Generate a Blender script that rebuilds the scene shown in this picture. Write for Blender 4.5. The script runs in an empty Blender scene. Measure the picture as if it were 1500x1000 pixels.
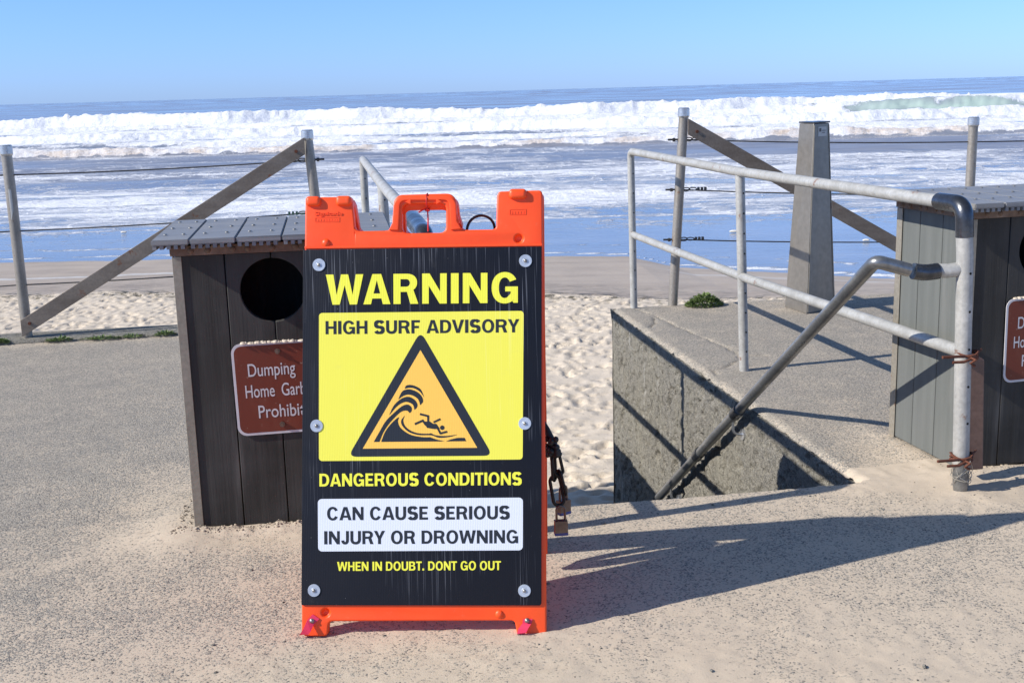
import bpy, bmesh, math, random
import numpy as np
from mathutils import Vector, Matrix
random.seed(7); rng = np.random.default_rng(7)
S = bpy.context.scene
COL = S.collection
# ------------------------------------------------------------------ camera
H = 1.36; PITCH = math.radians(11.85); ROLL = math.radians(1.6)
cd = bpy.data.cameras.new('camera'); cam = bpy.data.objects.new('camera', cd); COL.objects.link(cam)
fw = Vector((0, math.cos(PITCH), -math.sin(PITCH))); up0 = Vector((0, math.sin(PITCH), math.cos(PITCH))); r0 = Vector((1, 0, 0))
rr = r0*math.cos(ROLL) - up0*math.sin(ROLL); uu = up0*math.cos(ROLL) + r0*math.sin(ROLL)
cam.matrix_world = Matrix(((rr.x, uu.x, -fw.x, 0), (rr.y, uu.y, -fw.y, 0), (rr.z, uu.z, -fw.z, H), (0, 0, 0, 1)))
cd.sensor_width = 36; cd.lens = 42; cd.clip_start = .05; cd.clip_end = 60000
S.camera = cam
# ------------------------------------------------------------------ light
TH = math.radians(8)
KS = 1.5; AZ = TH + math.radians(9.5)                    # shadow: KS metres per metre of height, towards AZ
sdir = Vector((KS*math.cos(AZ), KS*math.sin(AZ), -1)).normalized()
ELEV = math.asin(-sdir.z)
w = bpy.data.worlds.new('World'); S.world = w; w.use_nodes = True
nt = w.node_tree; bg = nt.nodes['Background']
sky = nt.nodes.new('ShaderNodeTexSky'); sky.sky_type = 'NISHITA'; sky.sun_disc = False
sky.sun_elevation = ELEV
sunpos = -sdir
sky.sun_rotation = math.atan2(sunpos.x, sunpos.y)
sky.altitude = 0; sky.air_density = 1.0; sky.dust_density = 0.15; sky.ozone_density = 3.0
gm = nt.nodes.new('ShaderNodeHueSaturation'); gm.inputs['Saturation'].default_value = 1.0
nt.links.new(sky.outputs[0], gm.inputs['Color'])
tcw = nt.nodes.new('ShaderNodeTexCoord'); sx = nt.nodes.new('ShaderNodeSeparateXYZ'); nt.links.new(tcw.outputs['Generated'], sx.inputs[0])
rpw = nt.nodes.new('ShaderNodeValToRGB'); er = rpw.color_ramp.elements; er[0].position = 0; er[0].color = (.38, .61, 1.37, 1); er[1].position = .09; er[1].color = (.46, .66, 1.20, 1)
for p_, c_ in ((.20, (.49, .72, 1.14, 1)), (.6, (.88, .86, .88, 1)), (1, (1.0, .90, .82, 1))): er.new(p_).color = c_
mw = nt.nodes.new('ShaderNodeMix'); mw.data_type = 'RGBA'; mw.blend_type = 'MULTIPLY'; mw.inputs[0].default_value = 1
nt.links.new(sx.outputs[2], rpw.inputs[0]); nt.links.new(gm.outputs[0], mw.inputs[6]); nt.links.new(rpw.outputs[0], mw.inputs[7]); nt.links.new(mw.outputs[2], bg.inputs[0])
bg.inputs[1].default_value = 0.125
sd = bpy.data.lights.new('sun', 'SUN'); sd.energy = 4.8; sd.angle = math.radians(.5); sd.color = (1, .95, .87)
sun = bpy.data.objects.new('sun', sd); COL.objects.link(sun)
sun.rotation_euler = sdir.to_track_quat('-Z', 'Y').to_euler(); sun.location = (-6, -2, 6)
S.view_settings.view_transform = 'Standard'; S.view_settings.look = 'None'
S.view_settings.exposure = 0.41; S.view_settings.gamma = 1; S.view_settings.use_curve_mapping = False
# ------------------------------------------------------------------ numpy noise
def vn(x, y, seed=0):
    x = np.asarray(x, float); y = np.asarray(y, float)
    ix = np.floor(x).astype(np.int64); iy = np.floor(y).astype(np.int64)
    fx = x-ix; fy = y-iy; fx = fx*fx*(3-2*fx); fy = fy*fy*(3-2*fy)
    def h(a, b):
        n = (a*374761393 + b*668265263 + seed*982451653) & 0xffffffff
        n = ((n ^ (n >> 13))*1274126177) & 0xffffffff
        n = (n ^ (n >> 16)) & 0xffff
        return n/65535.0
    return (h(ix, iy)*(1-fx)+h(ix+1, iy)*fx)*(1-fy) + (h(ix, iy+1)*(1-fx)+h(ix+1, iy+1)*fx)*fy
def fbm(x, y, o=4, seed=0, g=.5):
    t = 0; a = 1; s = 0
    for i in range(o):
        t = t + a*vn(x*2**i, y*2**i, seed+i*17); s += a; a *= g
    return t/s
def sst(a, b, x):
    t = np.clip((x-a)/(b-a), 0, 1); return t*t*(3-2*t)
# ------------------------------------------------------------------ materials
def srgb(r, g, b):
    f = lambda c: (c/255/12.92 if c/255 <= .04045 else ((c/255+.055)/1.055)**2.4)
    return (f(r), f(g), f(b), 1)
class N:
    def __init__(s, name):
        s.m = bpy.data.materials.new(name); s.m.use_nodes = True; s.t = s.m.node_tree
        s.b = s.t.nodes['Principled BSDF']; s.tc = s.n('ShaderNodeTexCoord')
    def n(s, t, **k):
        q = s.t.nodes.new(t)
        for a, v in k.items():
            if hasattr(q, a): setattr(q, a, v)
            else: q.inputs[a].default_value = v
        return q
    def l(s, a, b): s.t.links.new(a, b)
    def co(s, sc=(1, 1, 1), out='Object', rot=(0, 0, 0)):
        mp = s.n('ShaderNodeMapping'); mp.inputs['Scale'].default_value = sc; mp.inputs['Rotation'].default_value = rot
        s.l(s.tc.outputs[out], mp.inputs[0]); return mp.outputs[0]
    def noise(s, scale, det=4, sc=(1, 1, 1), rough=.55, dist=0, out='Object', rot=(0, 0, 0)):
        q = s.n('ShaderNodeTexNoise', Scale=scale, Detail=det, Roughness=rough, Distortion=dist)
        s.l(s.co(sc, out, rot), q.inputs['Vector']); return q.outputs['Fac']
    def vor(s, scale, sc=(1, 1, 1), feat='F1', o='Distance', out='Object'):
        q = s.n('ShaderNodeTexVoronoi', Scale=scale, feature=feat); s.l(s.co(sc, out), q.inputs['Vector']); return q.outputs[o]
    def ramp(s, fac, stops):
        q = s.n('ShaderNodeValToRGB'); e = q.color_ramp.elements
        while len(e) > 1: e.remove(e[-1])
        e[0].position = stops[0][0]; e[0].color = stops[0][1]
        for p, c in stops[1:]: e.new(p).color = c
        s.l(fac, q.inputs[0]); return q.outputs[0]
    def mr(s, fac, a, b, c=0, d=1):
        q = s.n('ShaderNodeMapRange'); s.l(fac, q.inputs[0])
        for i, v in enumerate((a, b, c, d)): q.inputs[i+1].default_value = v
        return q.outputs[0]
    def mix(s, fac, a, b, bt='MIX'):
        q = s.n('ShaderNodeMix', data_type='RGBA', blend_type=bt)
        for i, v in ((0, fac), (6, a), (7, b)):
            if isinstance(v, (tuple, float, int)): q.inputs[i].default_value = v
            else: s.l(v, q.inputs[i])
        return q.outputs[2]
    def math(s, op, a, b=0.0, c=None):
        q = s.n('ShaderNodeMath', operation=op)
        for i, v in enumerate((a, b) if c is None else (a, b, c)):
            if isinstance(v, (float, int)): q.inputs[i].default_value = v
            else: s.l(v, q.inputs[i])
        return q.outputs[0]
    def bump(s, h, dist, strength=1.0, prev=None):
        q = s.n('ShaderNodeBump', Distance=dist, Strength=strength); s.l(h, q.inputs['Height'])
        if prev is not None: s.l(prev, q.inputs['Normal'])
        return q.outputs[0]
    def fin(s, col=None, rough=.6, metal=0.0, nrm=None, spec=None):
        for k, v in (('Base Color', col), ('Roughness', rough), ('Metallic', metal), ('Normal', nrm), ('Specular IOR Level', spec)):
            if v is None: continue
            if isinstance(v, (tuple, float, int)): s.b.inputs[k].default_value = v
            else: s.l(v, s.b.inputs[k])
        return s.m
def dark(c, k): return (c[0]*k, c[1]*k, c[2]*k, 1)
M = {}
def mk_metal(name, c1, c2, rough=.45, metal=.6, rust=0.0, sc=(1, 1, 1), scale=14, rustc=(.20, .075, .03, 1)):
    q = N(name)
    f = q.noise(scale, 6, sc); c = q.ramp(f, [(.3, c1), (.7, c2)])
    g = q.noise(scale*6, 3); c = q.mix(q.mr(g, .35, .7, 0, .35), c, dark(c1, .55))
    if rust:
        r = q.noise(9, 6, rough=.7); k = q.mr(r, .66-rust, .72-rust, 0, .85); c = q.mix(k, c, rustc)
    M[name] = q.fin(c, q.mr(f, .3, .7, rough+.12, rough-.08), metal, q.bump(g, .0006, .6))
mk_metal('galvanised', (.34, .335, .315, 1), (.52, .51, .475, 1), .5, .25, .03)
mk_metal('galvanised_dark', (.06, .065, .075, 1), (.17, .175, .185, 1), .26, .85)
mk_metal('handrail_steel', (.16, .165, .17, 1), (.34, .34, .33, 1), .32, .7, .0, (1, .2, 1))
mk_metal('post_steel', (.26, .235, .20, 1), (.42, .38, .33, 1), .42, .55, .03, (1, 1, .3))
mk_metal('cap_steel', (.5, .52, .55, 1), (.7, .72, .74, 1), .25, .8)
mk_metal('brace_steel', (.17, .135, .105, 1), (.29, .24, .19, 1), .5, .35, .04, (.3, .3, 1))
mk_metal('pillar_steel', (.25, .225, .19, 1), (.31, .28, .24, 1), .36, .6, .0, (1, 1, .15), 5)
mk_metal('rust_band', (.15, .095, .065, 1), (.27, .19, .14, 1), .7, .15, .08)
mk_metal('angle_iron', (.26, .23, .18, 1), (.37, .335, .275, 1), .5, .4, .05, (1, 1, .3))
mk_metal('brown_paint', (.12, .068, .05, 1), (.19, .115, .09, 1), .5, .0, .0)
mk_metal('rust', (.10, .032, .018, 1), (.21, .075, .04, 1), .85, .2)
mk_metal('cable_steel', (.06, .06, .06, 1), (.14, .14, .14, 1), .5, .7)
mk_metal('green_clip', (.03, .09, .06, 1), (.08, .16, .11, 1), .5, .3)
mk_metal('black_chain', (.010, .010, .010, 1), (.03, .025, .022, 1), .45, .5, .0)
mk_metal('brass', (.12, .085, .065, 1), (.25, .19, .155, 1), .4, .7, .05)
mk_metal('washer_steel', (.42, .47, .55, 1), (.60, .65, .72, 1), .42, .35)
mk_metal('screw_steel', (.25, .24, .22, 1), (.5, .48, .44, 1), .35, .8)
def flat(name, c, rough=.6, metal=0.0):
    q = N(name); f = q.noise(30, 4); M[name] = q.fin(q.mix(q.mr(f, .3, .7, 0, 1), dark(c, .86), c), rough, metal)
flat('dark_hole', (.006, .006, .006, 1), .9); flat('blue_label', (.05, .07, .25, 1), .4); flat('rubber_black', (.012, .012, .012, 1), .5)
flat('sticker', (.55, .54, .50, 1), .5); flat('sticker_ink', (.12, .11, .10, 1), .6); flat('red_cord', (.55, .01, .008, 1), .5); flat('pink_tape', (.75, .035, .10, 1), .45)
flat('damp_sand', (.40, .33, .25, 1), .95); flat('wire', (.45, .42, .36, 1), .4, .5); flat('foam_chunk', (.75, .70, .60, 1), .8)
flat('white_reflective', (.62, .60, .62, 1), .5)
# recycled plastic planks
def planks(name, c1, c2):
    q = N(name)
    g = q.noise(26, 6, (1, 1, .05), .6, .2); g2 = q.noise(170, 4, (1, 1, .035)); big = q.noise(3, 5)
    c = q.mix(q.mr(g, .35, .65), c1, c2); c = q.mix(q.mr(big, .45, .75, 0, .35), c, (.13, .13, .13, 1))
    spk = q.noise(260, 2); c = q.mix(q.mr(spk, .70, .74, 0, .35), c, (.38, .34, .28, 1))
    st = q.noise(11, 5, (1, 1, .12)); c = q.mix(q.mr(st, .60, .74, 0, .22), c, (.26, .25, .235, 1))
    M[name] = q.fin(c, q.mr(big, .3, .7, .55, .7), 0, q.bump(g2, .0009, .8, q.bump(g, .0012, .6)), .22)
planks('plank_plastic', (.031, .029, .026, 1), (.047, .0445, .040, 1))
planks('plank_sunlit', (.115, .122, .114, 1), (.138, .145, .136, 1))  # paler copy for side planks facing the sun; sunlight put in the colour
q = N('lid_plastic'); g = q.noise(60, 5, (.06, 1, 1), .6, .8); big = q.noise(5, 5)
c = q.mix(q.mr(g, .35, .65), (.15, .155, .165, 1), (.235, .24, .25, 1)); c = q.mix(q.mr(big, .5, .72, 0, .55), c, (.30, .28, .25, 1))
M['lid_plastic'] = q.fin(c, .5, 0, q.bump(g, .0015, .7))
# orange blow-moulded plastic
q = N('orange_plastic'); f = q.noise(5, 4); d = q.noise(45, 4, rough=.7)
c = q.mix(q.mr(f, .35, .65), (.93, .072, .010, 1), (.96, .092, .014, 1)); c = q.mix(q.mr(d, .62, .8, 0, .3), c, (.62, .25, .14, 1))
sc_ = q.noise(70, 3, (1, .2, 1), rough=.7); c = q.mix(q.mr(sc_, .68, .74, 0, .28), c, (.30, .05, .02, 1))
M['orange_plastic'] = q.fin(c, q.mr(d, .3, .7, .36, .5), 0, q.bump(q.noise(220, 2), .0004, .5), .45)
# printed corrugated plastic
def coro(name, c, scratch=(.35, .37, .42, 1), amt=.6, th=(.62, .70)):
    q = N(name)
    wv = q.n('ShaderNodeTexWave', Scale=72.0, wave_type='BANDS', bands_direction='X'); q.l(q.co(), wv.inputs['Vector'])
    s1 = q.noise(300, 1, (1, .01, .012), .5); s2 = q.noise(3.5, 3, (1, 1, 1))
    k = q.math('MULTIPLY', q.mr(s1, th[0], th[1]), q.mr(s2, .44, .68, 0, amt))
    col = q.mix(q.mr(wv.outputs['Fac'], 0, 1, 0, .12), c, dark(c, .7)); col = q.mix(k, col, scratch)
    sm = q.noise(9, 5, rough=.7); col = q.mix(q.mr(sm, .62, .85, 0, .10), col, (.32, .30, .27, 1))
    sp = q.noise(220, 2, rough=.5); col = q.mix(q.mr(sp, .76, .79, 0, .35 if c[0] < .1 else .1), col, (.5, .5, .5, 1))
    M[name] = q.fin(col, q.mr(sm, .3, .7, .42, .55), 0, q.bump(wv.outputs['Fac'], .0003, .35), .28 if c[0] < .1 else .5)
coro('print_black', (.006, .007, .012, 1), amt=.5, th=(.60, .72)); coro('print_yellow', (.86, .80, .085, 1), (.95, .95, .5, 1), .25)
coro('print_amber', (.95, .55, .09, 1), (1, .8, .4, 1), .2); coro('print_white', (.72, .76, .84, 1), (.5, .5, .5, 1), .2)
coro('letter_yellow', (.86, .84, .06, 1), (.95, .95, .6, 1), .25); coro('letter_black', (.022, .027, .036, 1), (.3, .32, .35, 1), .15)
q = N('brown_placard'); f = q.noise(7, 6, (1, 1, .3), .7); s_ = q.noise(60, 4, rough=.7)
c = q.mix(q.mr(f, .5, .75, 0, .45), (.15, .028, .014, 1), (.24, .085, .05, 1)); c = q.mix(q.mr(s_, .66, .74, 0, .6), c, (.36, .27, .2, 1))
M['brown_placard'] = q.fin(c, .42, 0, None, .4)
# plaza: exposed aggregate concrete with blown sand (attribute 'sand')
def aggregate(name, sandattr=True, base=(.31, .272, .22, 1), rough_wall=False):
    q = N(name)
    v = q.n('ShaderNodeTexVoronoi', Scale=205.0); q.l(q.co(), v.inputs['Vector'])
    hv = q.n('ShaderNodeSeparateColor'); q.l(v.outputs['Color'], hv.inputs[0])
    cell = q.ramp(hv.outputs[0], [(0, (.06, .06, .065, 1)), (.22, (.17, .165, .155, 1)), (.45, base), (.8, (.37, .335, .28, 1)), (1, (.46, .42, .35, 1))])
    v2 = q.noise(420, 3); cell = q.mix(q.mr(v2, .3, .7, .08, .55), cell, base)
    big = q.noise(1.3, 6, rough=.65); cell = q.mix(q.mr(big, .35, .7, 0, .25), cell, (.17, .165, .155, 1))
    hgt = q.math('ADD', q.math('MULTIPLY', v.outputs['Distance'], -1.0), q.math('MULTIPLY', v2, .5))
    if sandattr:
        at = q.n('ShaderNodeAttribute', attribute_name='sand')
        n1 = q.noise(55, 5, (1, 1.6, 1), .8); n2 = q.noise(5.5, 5, rough=.65)
        k = q.math('ADD', at.outputs['Fac'], q.math('MULTIPLY', q.math('SUBTRACT', n2, .5), 1.25))
        k = q.math('ADD', k, q.math('MULTIPLY', q.math('SUBTRACT', n1, .5), 1.5))
        k = q.math('ADD', k, q.math('MULTIPLY', q.math('SUBTRACT', hv.outputs[1], .5), 1.0))
        k = q.mr(k, .34, .62)
        n3 = q.noise(700, 2); n4 = q.noise(2.3, 4)
        sc = q.mix(q.mr(n3, .3, .7), (.43, .35, .262, 1), (.58, .49, .38, 1)); sc = q.mix(q.mr(n4, .35, .65, 0, .35), sc, (.52, .44, .345, 1))
        col = q.mix(k, cell, sc)
        n2b = q.noise(26, 5, (1, 1.3, 1), .7)
        hk = q.math('MULTIPLY', hgt, q.mr(k, 0, 1, 1, .12)); nb = q.bump(hk, .0030, .8); nb = q.bump(n2b, .0022, .30, nb); nb = q.bump(n3, .0008, .45, nb)
    else:
        st = q.noise(3, 6, (1, 1, .4), .7); ws = q.noise(14, 4, (1, 1, .12), .7)
        col = q.mix(q.mr(st, .4, .7, 0, .5), cell, (.37, .34, .26, 1))
        col = q.mix(q.mr(ws, .62, .72, 0, .6), col, (.6, .58, .54, 1))
        n3 = q.noise(60, 5, rough=.7)
        pit = q.noise(34, 5, rough=.75); col = q.mix(q.mr(pit, .44, .33, 0, .65), col, (.10, .095, .075, 1)); wsp = q.noise(90, 3); col = q.mix(q.mr(wsp, .60, .70, 0, .55), col, (.55, .53, .47, 1)); nb = q.bump(hgt, .008, .9); nb = q.bump(n3, .016, .9, nb); nb = q.bump(q.mr(pit, .30, .46), .012, .9, nb)
    M[name] = q.fin(col, .85, 0, nb, .25)
aggregate('plaza_concrete'); aggregate('wall_concrete', False, (.33, .31, .26, 1))
# beach sand (attribute 'wet')
q = N('beach_sand'); at = q.n('ShaderNodeAttribute', attribute_name='wet')
n1 = q.noise(300, 3); n2 = q.noise(1.2, 6, rough=.65); n3 = q.noise(22, 5, rough=.7)
dry = q.mix(q.mr(n1, .3, .7), (.50, .425, .335, 1), (.66, .575, .47, 1)); dry = q.mix(q.mr(n2, .4, .7, 0, .25), dry, (.46, .39, .31, 1))
dsp = q.noise(16, 5, rough=.75); dry = q.mix(q.mr(dsp, .61, .68, 0, .65), dry, (.13, .115, .09, 1)); wr = q.noise(7, 5, (.6, 1, 1), .75); wrk = q.n('ShaderNodeAttribute', attribute_name='wrack')
wetc = q.mix(q.mr(n2, .35, .65), (.33, .265, .20, 1), (.43, .35, .265, 1)); stripe = q.noise(1.1, 5, (.15, 1.2, 1), .6); wetc = q.mix(q.mr(stripe, .4, .62, 0, .6), wetc, (.48, .40, .31, 1))
wf = q.mr(q.math('ADD', at.outputs['Fac'], q.math('MULTIPLY', q.math('SUBTRACT', n3, .5), .25)), .4, .6)
col = q.mix(wf, dry, wetc)
k = q.math('MULTIPLY', wrk.outputs['Fac'], q.mr(wr, .50, .57)); col = q.mix(k, col, (.055, .05, .03, 1))
lc = q.n('ShaderNodeAttribute', attribute_name='lace'); col = q.mix(q.math('MULTIPLY', lc.outputs['Fac'], q.mr(wr, .35, .55, .3, 1)), col, (.62, .62, .60, 1))
M['beach_sand'] = q.fin(col, q.mr(wf, 0, 1, .95, .55), 0, q.bump(n1, .002, .5, q.bump(n3, .02, .35)), .3)
# sea (attribute 'sea': R foam, G sediment and painted far haze, B green; streak scaled by distance)
q = N('sea_water'); at = q.n('ShaderNodeAttribute', attribute_name='sea'); sp = q.n('ShaderNodeSeparateColor'); q.l(at.outputs['Color'], sp.inputs[0])
R, G, B = sp.outputs
rot = (0, 0, -math.radians(2))
s1 = q.noise(1.0, 9, (.22, .42, 1), .66, 1.2, rot=rot); s2 = q.noise(1.0, 8, (1.3, 2.6, 1), .70, 1.0, rot=rot); s3 = q.noise(7, 4, (.6, 1, 1))
k = q.math('ADD', q.math('MULTIPLY', s1, .62), q.math('MULTIPLY', s2, .38))
vl = q.n('ShaderNodeTexVoronoi', Scale=1.0, feature='DISTANCE_TO_EDGE'); mpv = q.co((.55, .80, 1), 'Object', rot); wn = q.n('ShaderNodeTexNoise', Scale=.9, Detail=5.0); q.l(q.co(), wn.inputs['Vector'])
vm = q.n('ShaderNodeVectorMath', operation='ADD'); vs_ = q.n('ShaderNodeVectorMath', operation='SCALE', Scale=2.2); q.l(wn.outputs['Color'], vs_.inputs[0]); q.l(mpv, vm.inputs[0]); q.l(vs_.outputs[0], vm.inputs[1]); q.l(vm.outputs[0], vl.inputs['Vector'])
k = q.math('ADD', k, q.mr(vl.outputs['Distance'], 0, .10, .085, -.02))
k = q.math('ADD', k, q.math('MULTIPLY', q.math('SUBTRACT', R, .5), 1.0))
foam = q.mr(k, .475, .655)
w1 = q.noise(1.0, 6, (.03, .22, 1), .6); 
wc = q.mix(q.mr(w1, .3, .7), (.19, .235, .30, 1), (.27, .31, .38, 1))
wc = q.mix(G, wc, q.mix(q.mr(s1, .35, .65), (.17, .18, .22, 1), (.27, .275, .31, 1))); wc = q.mix(B, wc, (.42, .53, .47, 1))
fc = q.mix(q.mr(s2, .38, .66), (.84, .845, .86, 1), (.66, .68, .73, 1)); 
tan = q.n('ShaderNodeAttribute', attribute_name='tan'); fc = q.mix(q.math('MULTIPLY', tan.outputs['Fac'], q.mr(s2, .3, .6, .3, .9)), fc, (.52, .42, .33, 1))
col = q.mix(foam, wc, fc)
rip = q.noise(1.0, 6, (1.2, 4.5, 1), .6, .3, rot=rot); rip2 = q.noise(1.0, 4, (5, 14, 1), .6, rot=rot)
nb = q.bump(rip, .025, .4); nb = q.bump(rip2, .006, .35, nb)
nf = q.noise(2.2, 6, (1, .7, 1), .7); nb = q.bump(q.math('MULTIPLY', nf, foam), .22, .55, nb)
q.l(q.mix(q.math('MULTIPLY', foam, q.mr(nf, .42, .60, .30, 0)), col, (.42, .46, .55, 1)), q.b.inputs['Base Color'])  # bluish grey in low spots puts shade into the foam colour
rg = q.mr(q.mr(G, .7, 1), 0, 1, .12, .38)
q.b.inputs['IOR'].default_value = 1.33
M['sea_water'] = q.fin(None, q.math('MAXIMUM', rg, q.mr(foam, 0, 1, .12, .85)), 0, nb, q.mr(q.mr(G, .7, 1), 0, 1, .5, .22))
q = N('leaf'); f = q.noise(40, 3); M['leaf'] = q.fin(q.mix(q.mr(f, .35, .65), (.085, .14, .035, 1), (.22, .28, .10, 1)), .5)
q.b.inputs['Subsurface Weight'].default_value = 0
# ------------------------------------------------------------------ mesh helpers
def UV(u, v, z=0.0): return (u*math.cos(TH)-v*math.sin(TH), u*math.sin(TH)+v*math.cos(TH), z)
def tagit(o, label=None, cat=None, group=None, kind=None):
    for k, v in (('label', label), ('category', cat), ('group', group), ('kind', kind)):
        if v: o[k] = v
    return o
def thing(name, label, cat, loc=(0, 0, 0), rz=0.0, group=None):
    o = bpy.data.objects.new(name, None); COL.objects.link(o); o.empty_display_size = .1
    o.location = loc; o.rotation_euler = (0, 0, rz); return tagit(o, label, cat, group)
def link(name, me, mat, parent=None, smooth=False):
    if mat and not me.materials: me.materials.append(M[mat] if isinstance(mat, str) else mat)
    o = bpy.data.objects.new(name, me); COL.objects.link(o)
    if parent: o.parent = parent
    if smooth: me.shade_smooth()
    return o
def BM(): return bmesh.new()
def done(bm, name, mat, parent=None, smooth=False, bev=0.0, mtx=None, seg=2, auto=None):
    if bev:
        bmesh.ops.recalc_face_normals(bm, faces=bm.faces[:]); bm.normal_update()
        es = [e for e in bm.edges if len(e.link_faces) == 2 and e.calc_face_angle(0) > .6]
        bmesh.ops.bevel(bm, geom=es, offset=bev, segments=seg, affect='EDGES', clamp_overlap=True, profile=.5)
    bmesh.ops.recalc_face_normals(bm, faces=bm.faces[:])
    if mtx is not None: bm.transform(mtx)
    if auto:
        bm.normal_update()
        for f in bm.faces: f.smooth = True
        for e in bm.edges:
            if len(e.link_faces) == 2 and e.calc_face_angle(0) > auto: e.smooth = False
    me = bpy.data.meshes.new(name); bm.to_mesh(me); bm.free()
    o = link(name, me, mat, parent)
    if smooth: me.shade_smooth()
    return o
def box(bm, x0, x1, y0, y1, z0, z1, mtx=None):
    vs = [bm.verts.new((x, y, z)) for z in (z0, z1) for y in (y0, y1) for x in (x0, x1)]
    for f in ((0, 2, 3, 1), (4, 5, 7, 6), (0, 1, 5, 4), (2, 6, 7, 3), (0, 4, 6, 2), (1, 3, 7, 5)): bm.faces.new([vs[i] for i in f])
    if mtx is not None: bmesh.ops.transform(bm, matrix=mtx, verts=vs)
    return vs
def cyl(bm, p0, p1, r0_, r1_=None, n=16, cap=True):
    p0 = Vector(p0); p1 = Vector(p1); r1_ = r0_ if r1_ is None else r1_
    a = (p1-p0).normalized(); t = a.orthogonal().normalized(); b = a.cross(t)
    A = [bm.verts.new(p0+(t*math.cos(2*math.pi*i/n)+b*math.sin(2*math.pi*i/n))*r0_) for i in range(n)]
    B_ = [bm.verts.new(p1+(t*math.cos(2*math.pi*i/n)+b*math.sin(2*math.pi*i/n))*r1_) for i in range(n)]
    for i in range(n): bm.faces.new((A[i], A[(i+1) % n], B_[(i+1) % n], B_[i]))
    if cap: bm.faces.new(A[::-1]); bm.faces.new(B_)
def dome(bm, c, nrm, r, h, n=12, k=4):
    c = Vector(c); a = Vector(nrm).normalized(); t = a.orthogonal().normalized(); b = a.cross(t); prev = None
    for j in range(k):
        th_ = j/k*math.pi/2; rr_ = r*math.cos(th_); hh = h*math.sin(th_)
        ring = [bm.verts.new(c+a*hh+(t*math.cos(2*math.pi*i/n)+b*math.sin(2*math.pi*i/n))*rr_) for i in range(n)]
        if prev:
            for i in range(n): bm.faces.new((prev[i], prev[(i+1) % n], ring[(i+1) % n], ring[i]))
        prev = ring
    top = bm.verts.new(c+a*h)
    for i in range(n): bm.faces.new((prev[i], prev[(i+1) % n], top))
def rounded(path, r, k=7):
    path = [Vector(p) for p in path]; out = [path[0]]
    for i in range(1, len(path)-1):
        p = path[i]; a = (path[i-1]-p); b = (path[i+1]-p); d = min(r, a.length*.49, b.length*.49)
        A = p+a.normalized()*d; B_ = p+b.normalized()*d
        for j in range(k+1):
            t = j/k; out.append(A*(1-t)**2+p*2*t*(1-t)+B_*t*t)
    return out+[path[-1]]
def tube(bm, pts, r, n=16, closed=False, cap=True, rf=None):
    pts = [Vector(p) for p in pts]; m = len(pts); rings = []
    t = None
    for i in range(m):
        if closed: d = (pts[(i+1) % m]-pts[i-1]).normalized()
        else: d = (pts[min(i+1, m-1)]-pts[max(i-1, 0)]).normalized()
        if t is None: t = d.orthogonal().normalized()
        t = (t-d*t.dot(d)).normalized(); b = d.cross(t); R_ = r if rf is None else rf(i/(m-1))
        rings.append([bm.verts.new(pts[i]+(t*math.cos(2*math.pi*j/n)+b*math.sin(2*math.pi*j/n))*R_) for j in range(n)])
    for i in range(m if closed else m-1):
        A = rings[i]; B_ = rings[(i+1) % m]
        for j in range(n): bm.faces.new((A[j], A[(j+1) % n], B_[(j+1) % n], B_[j]))
    if cap and not closed: bm.faces.new(rings[0][::-1]); bm.faces.new(rings[-1])
def pipe(name, mat, parent, pts, r, n=18, **k):
    bm = BM(); tube(bm, pts, r, n, **k); return done(bm, name, mat, parent, auto=.9)
def grid(name, X, Y, Z, mat, parent=None, attrs=None, flip=False, smooth=True):
    """X,Y,Z 2-D arrays (rows, cols) -> mesh"""
    r, c = X.shape; me = bpy.data.meshes.new(name)
    co = np.stack([X, Y, Z], -1).reshape(-1, 3).astype(np.float32)
    i = np.arange(r*c).reshape(r, c); q_ = np.stack([i[:-1, :-1], i[:-1, 1:], i[1:, 1:], i[1:, :-1]], -1).reshape(-1, 4)
    if flip: q_ = q_[:, ::-1]
    n = len(q_); me.vertices.add(r*c); me.vertices.foreach_set('co', co.ravel())
    me.loops.add(n*4); me.loops.foreach_set('vertex_index', q_.ravel().astype(np.int32))
    me.polygons.add(n); me.polygons.foreach_set('loop_start', np.arange(0, n*4, 4, dtype=np.int32)); me.polygons.foreach_set('loop_total', np.full(n, 4, dtype=np.int32))
    me.update(calc_edges=True)
    for k, v in (attrs or {}).items():
        if v.ndim == 3:
            a = me.color_attributes.new(k, 'FLOAT_COLOR', 'POINT'); d = np.concatenate([v, np.ones(v.shape[:2]+(1,))], -1)
            a.data.foreach_set('color', d.reshape(-1).astype(np.float32))
        else:
            a = me.attributes.new(k, 'FLOAT', 'POINT'); a.data.foreach_set('value', v.ravel().astype(np.float32))
    return link(name, me, mat, parent, smooth)
def fill(name, loops, mat, parent, mtx, z=0.0, depth=0.0):
    """flat filled shape(s) from 2-D loops (even-odd), in local XZ of mtx"""
    cu = bpy.data.curves.new(name, 'CURVE'); cu.dimensions = '2D'; cu.fill_mode = 'BOTH'; cu.extrude = depth
    for lp in loops:
        s = cu.splines.new('POLY'); s.points.add(len(lp)-1); s.use_cyclic_u = True
        for p, (x, y) in zip(s.points, lp): p.co = (x, y, 0, 1)
    return cu2mesh(cu, name, mat, parent, mtx, z)
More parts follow.
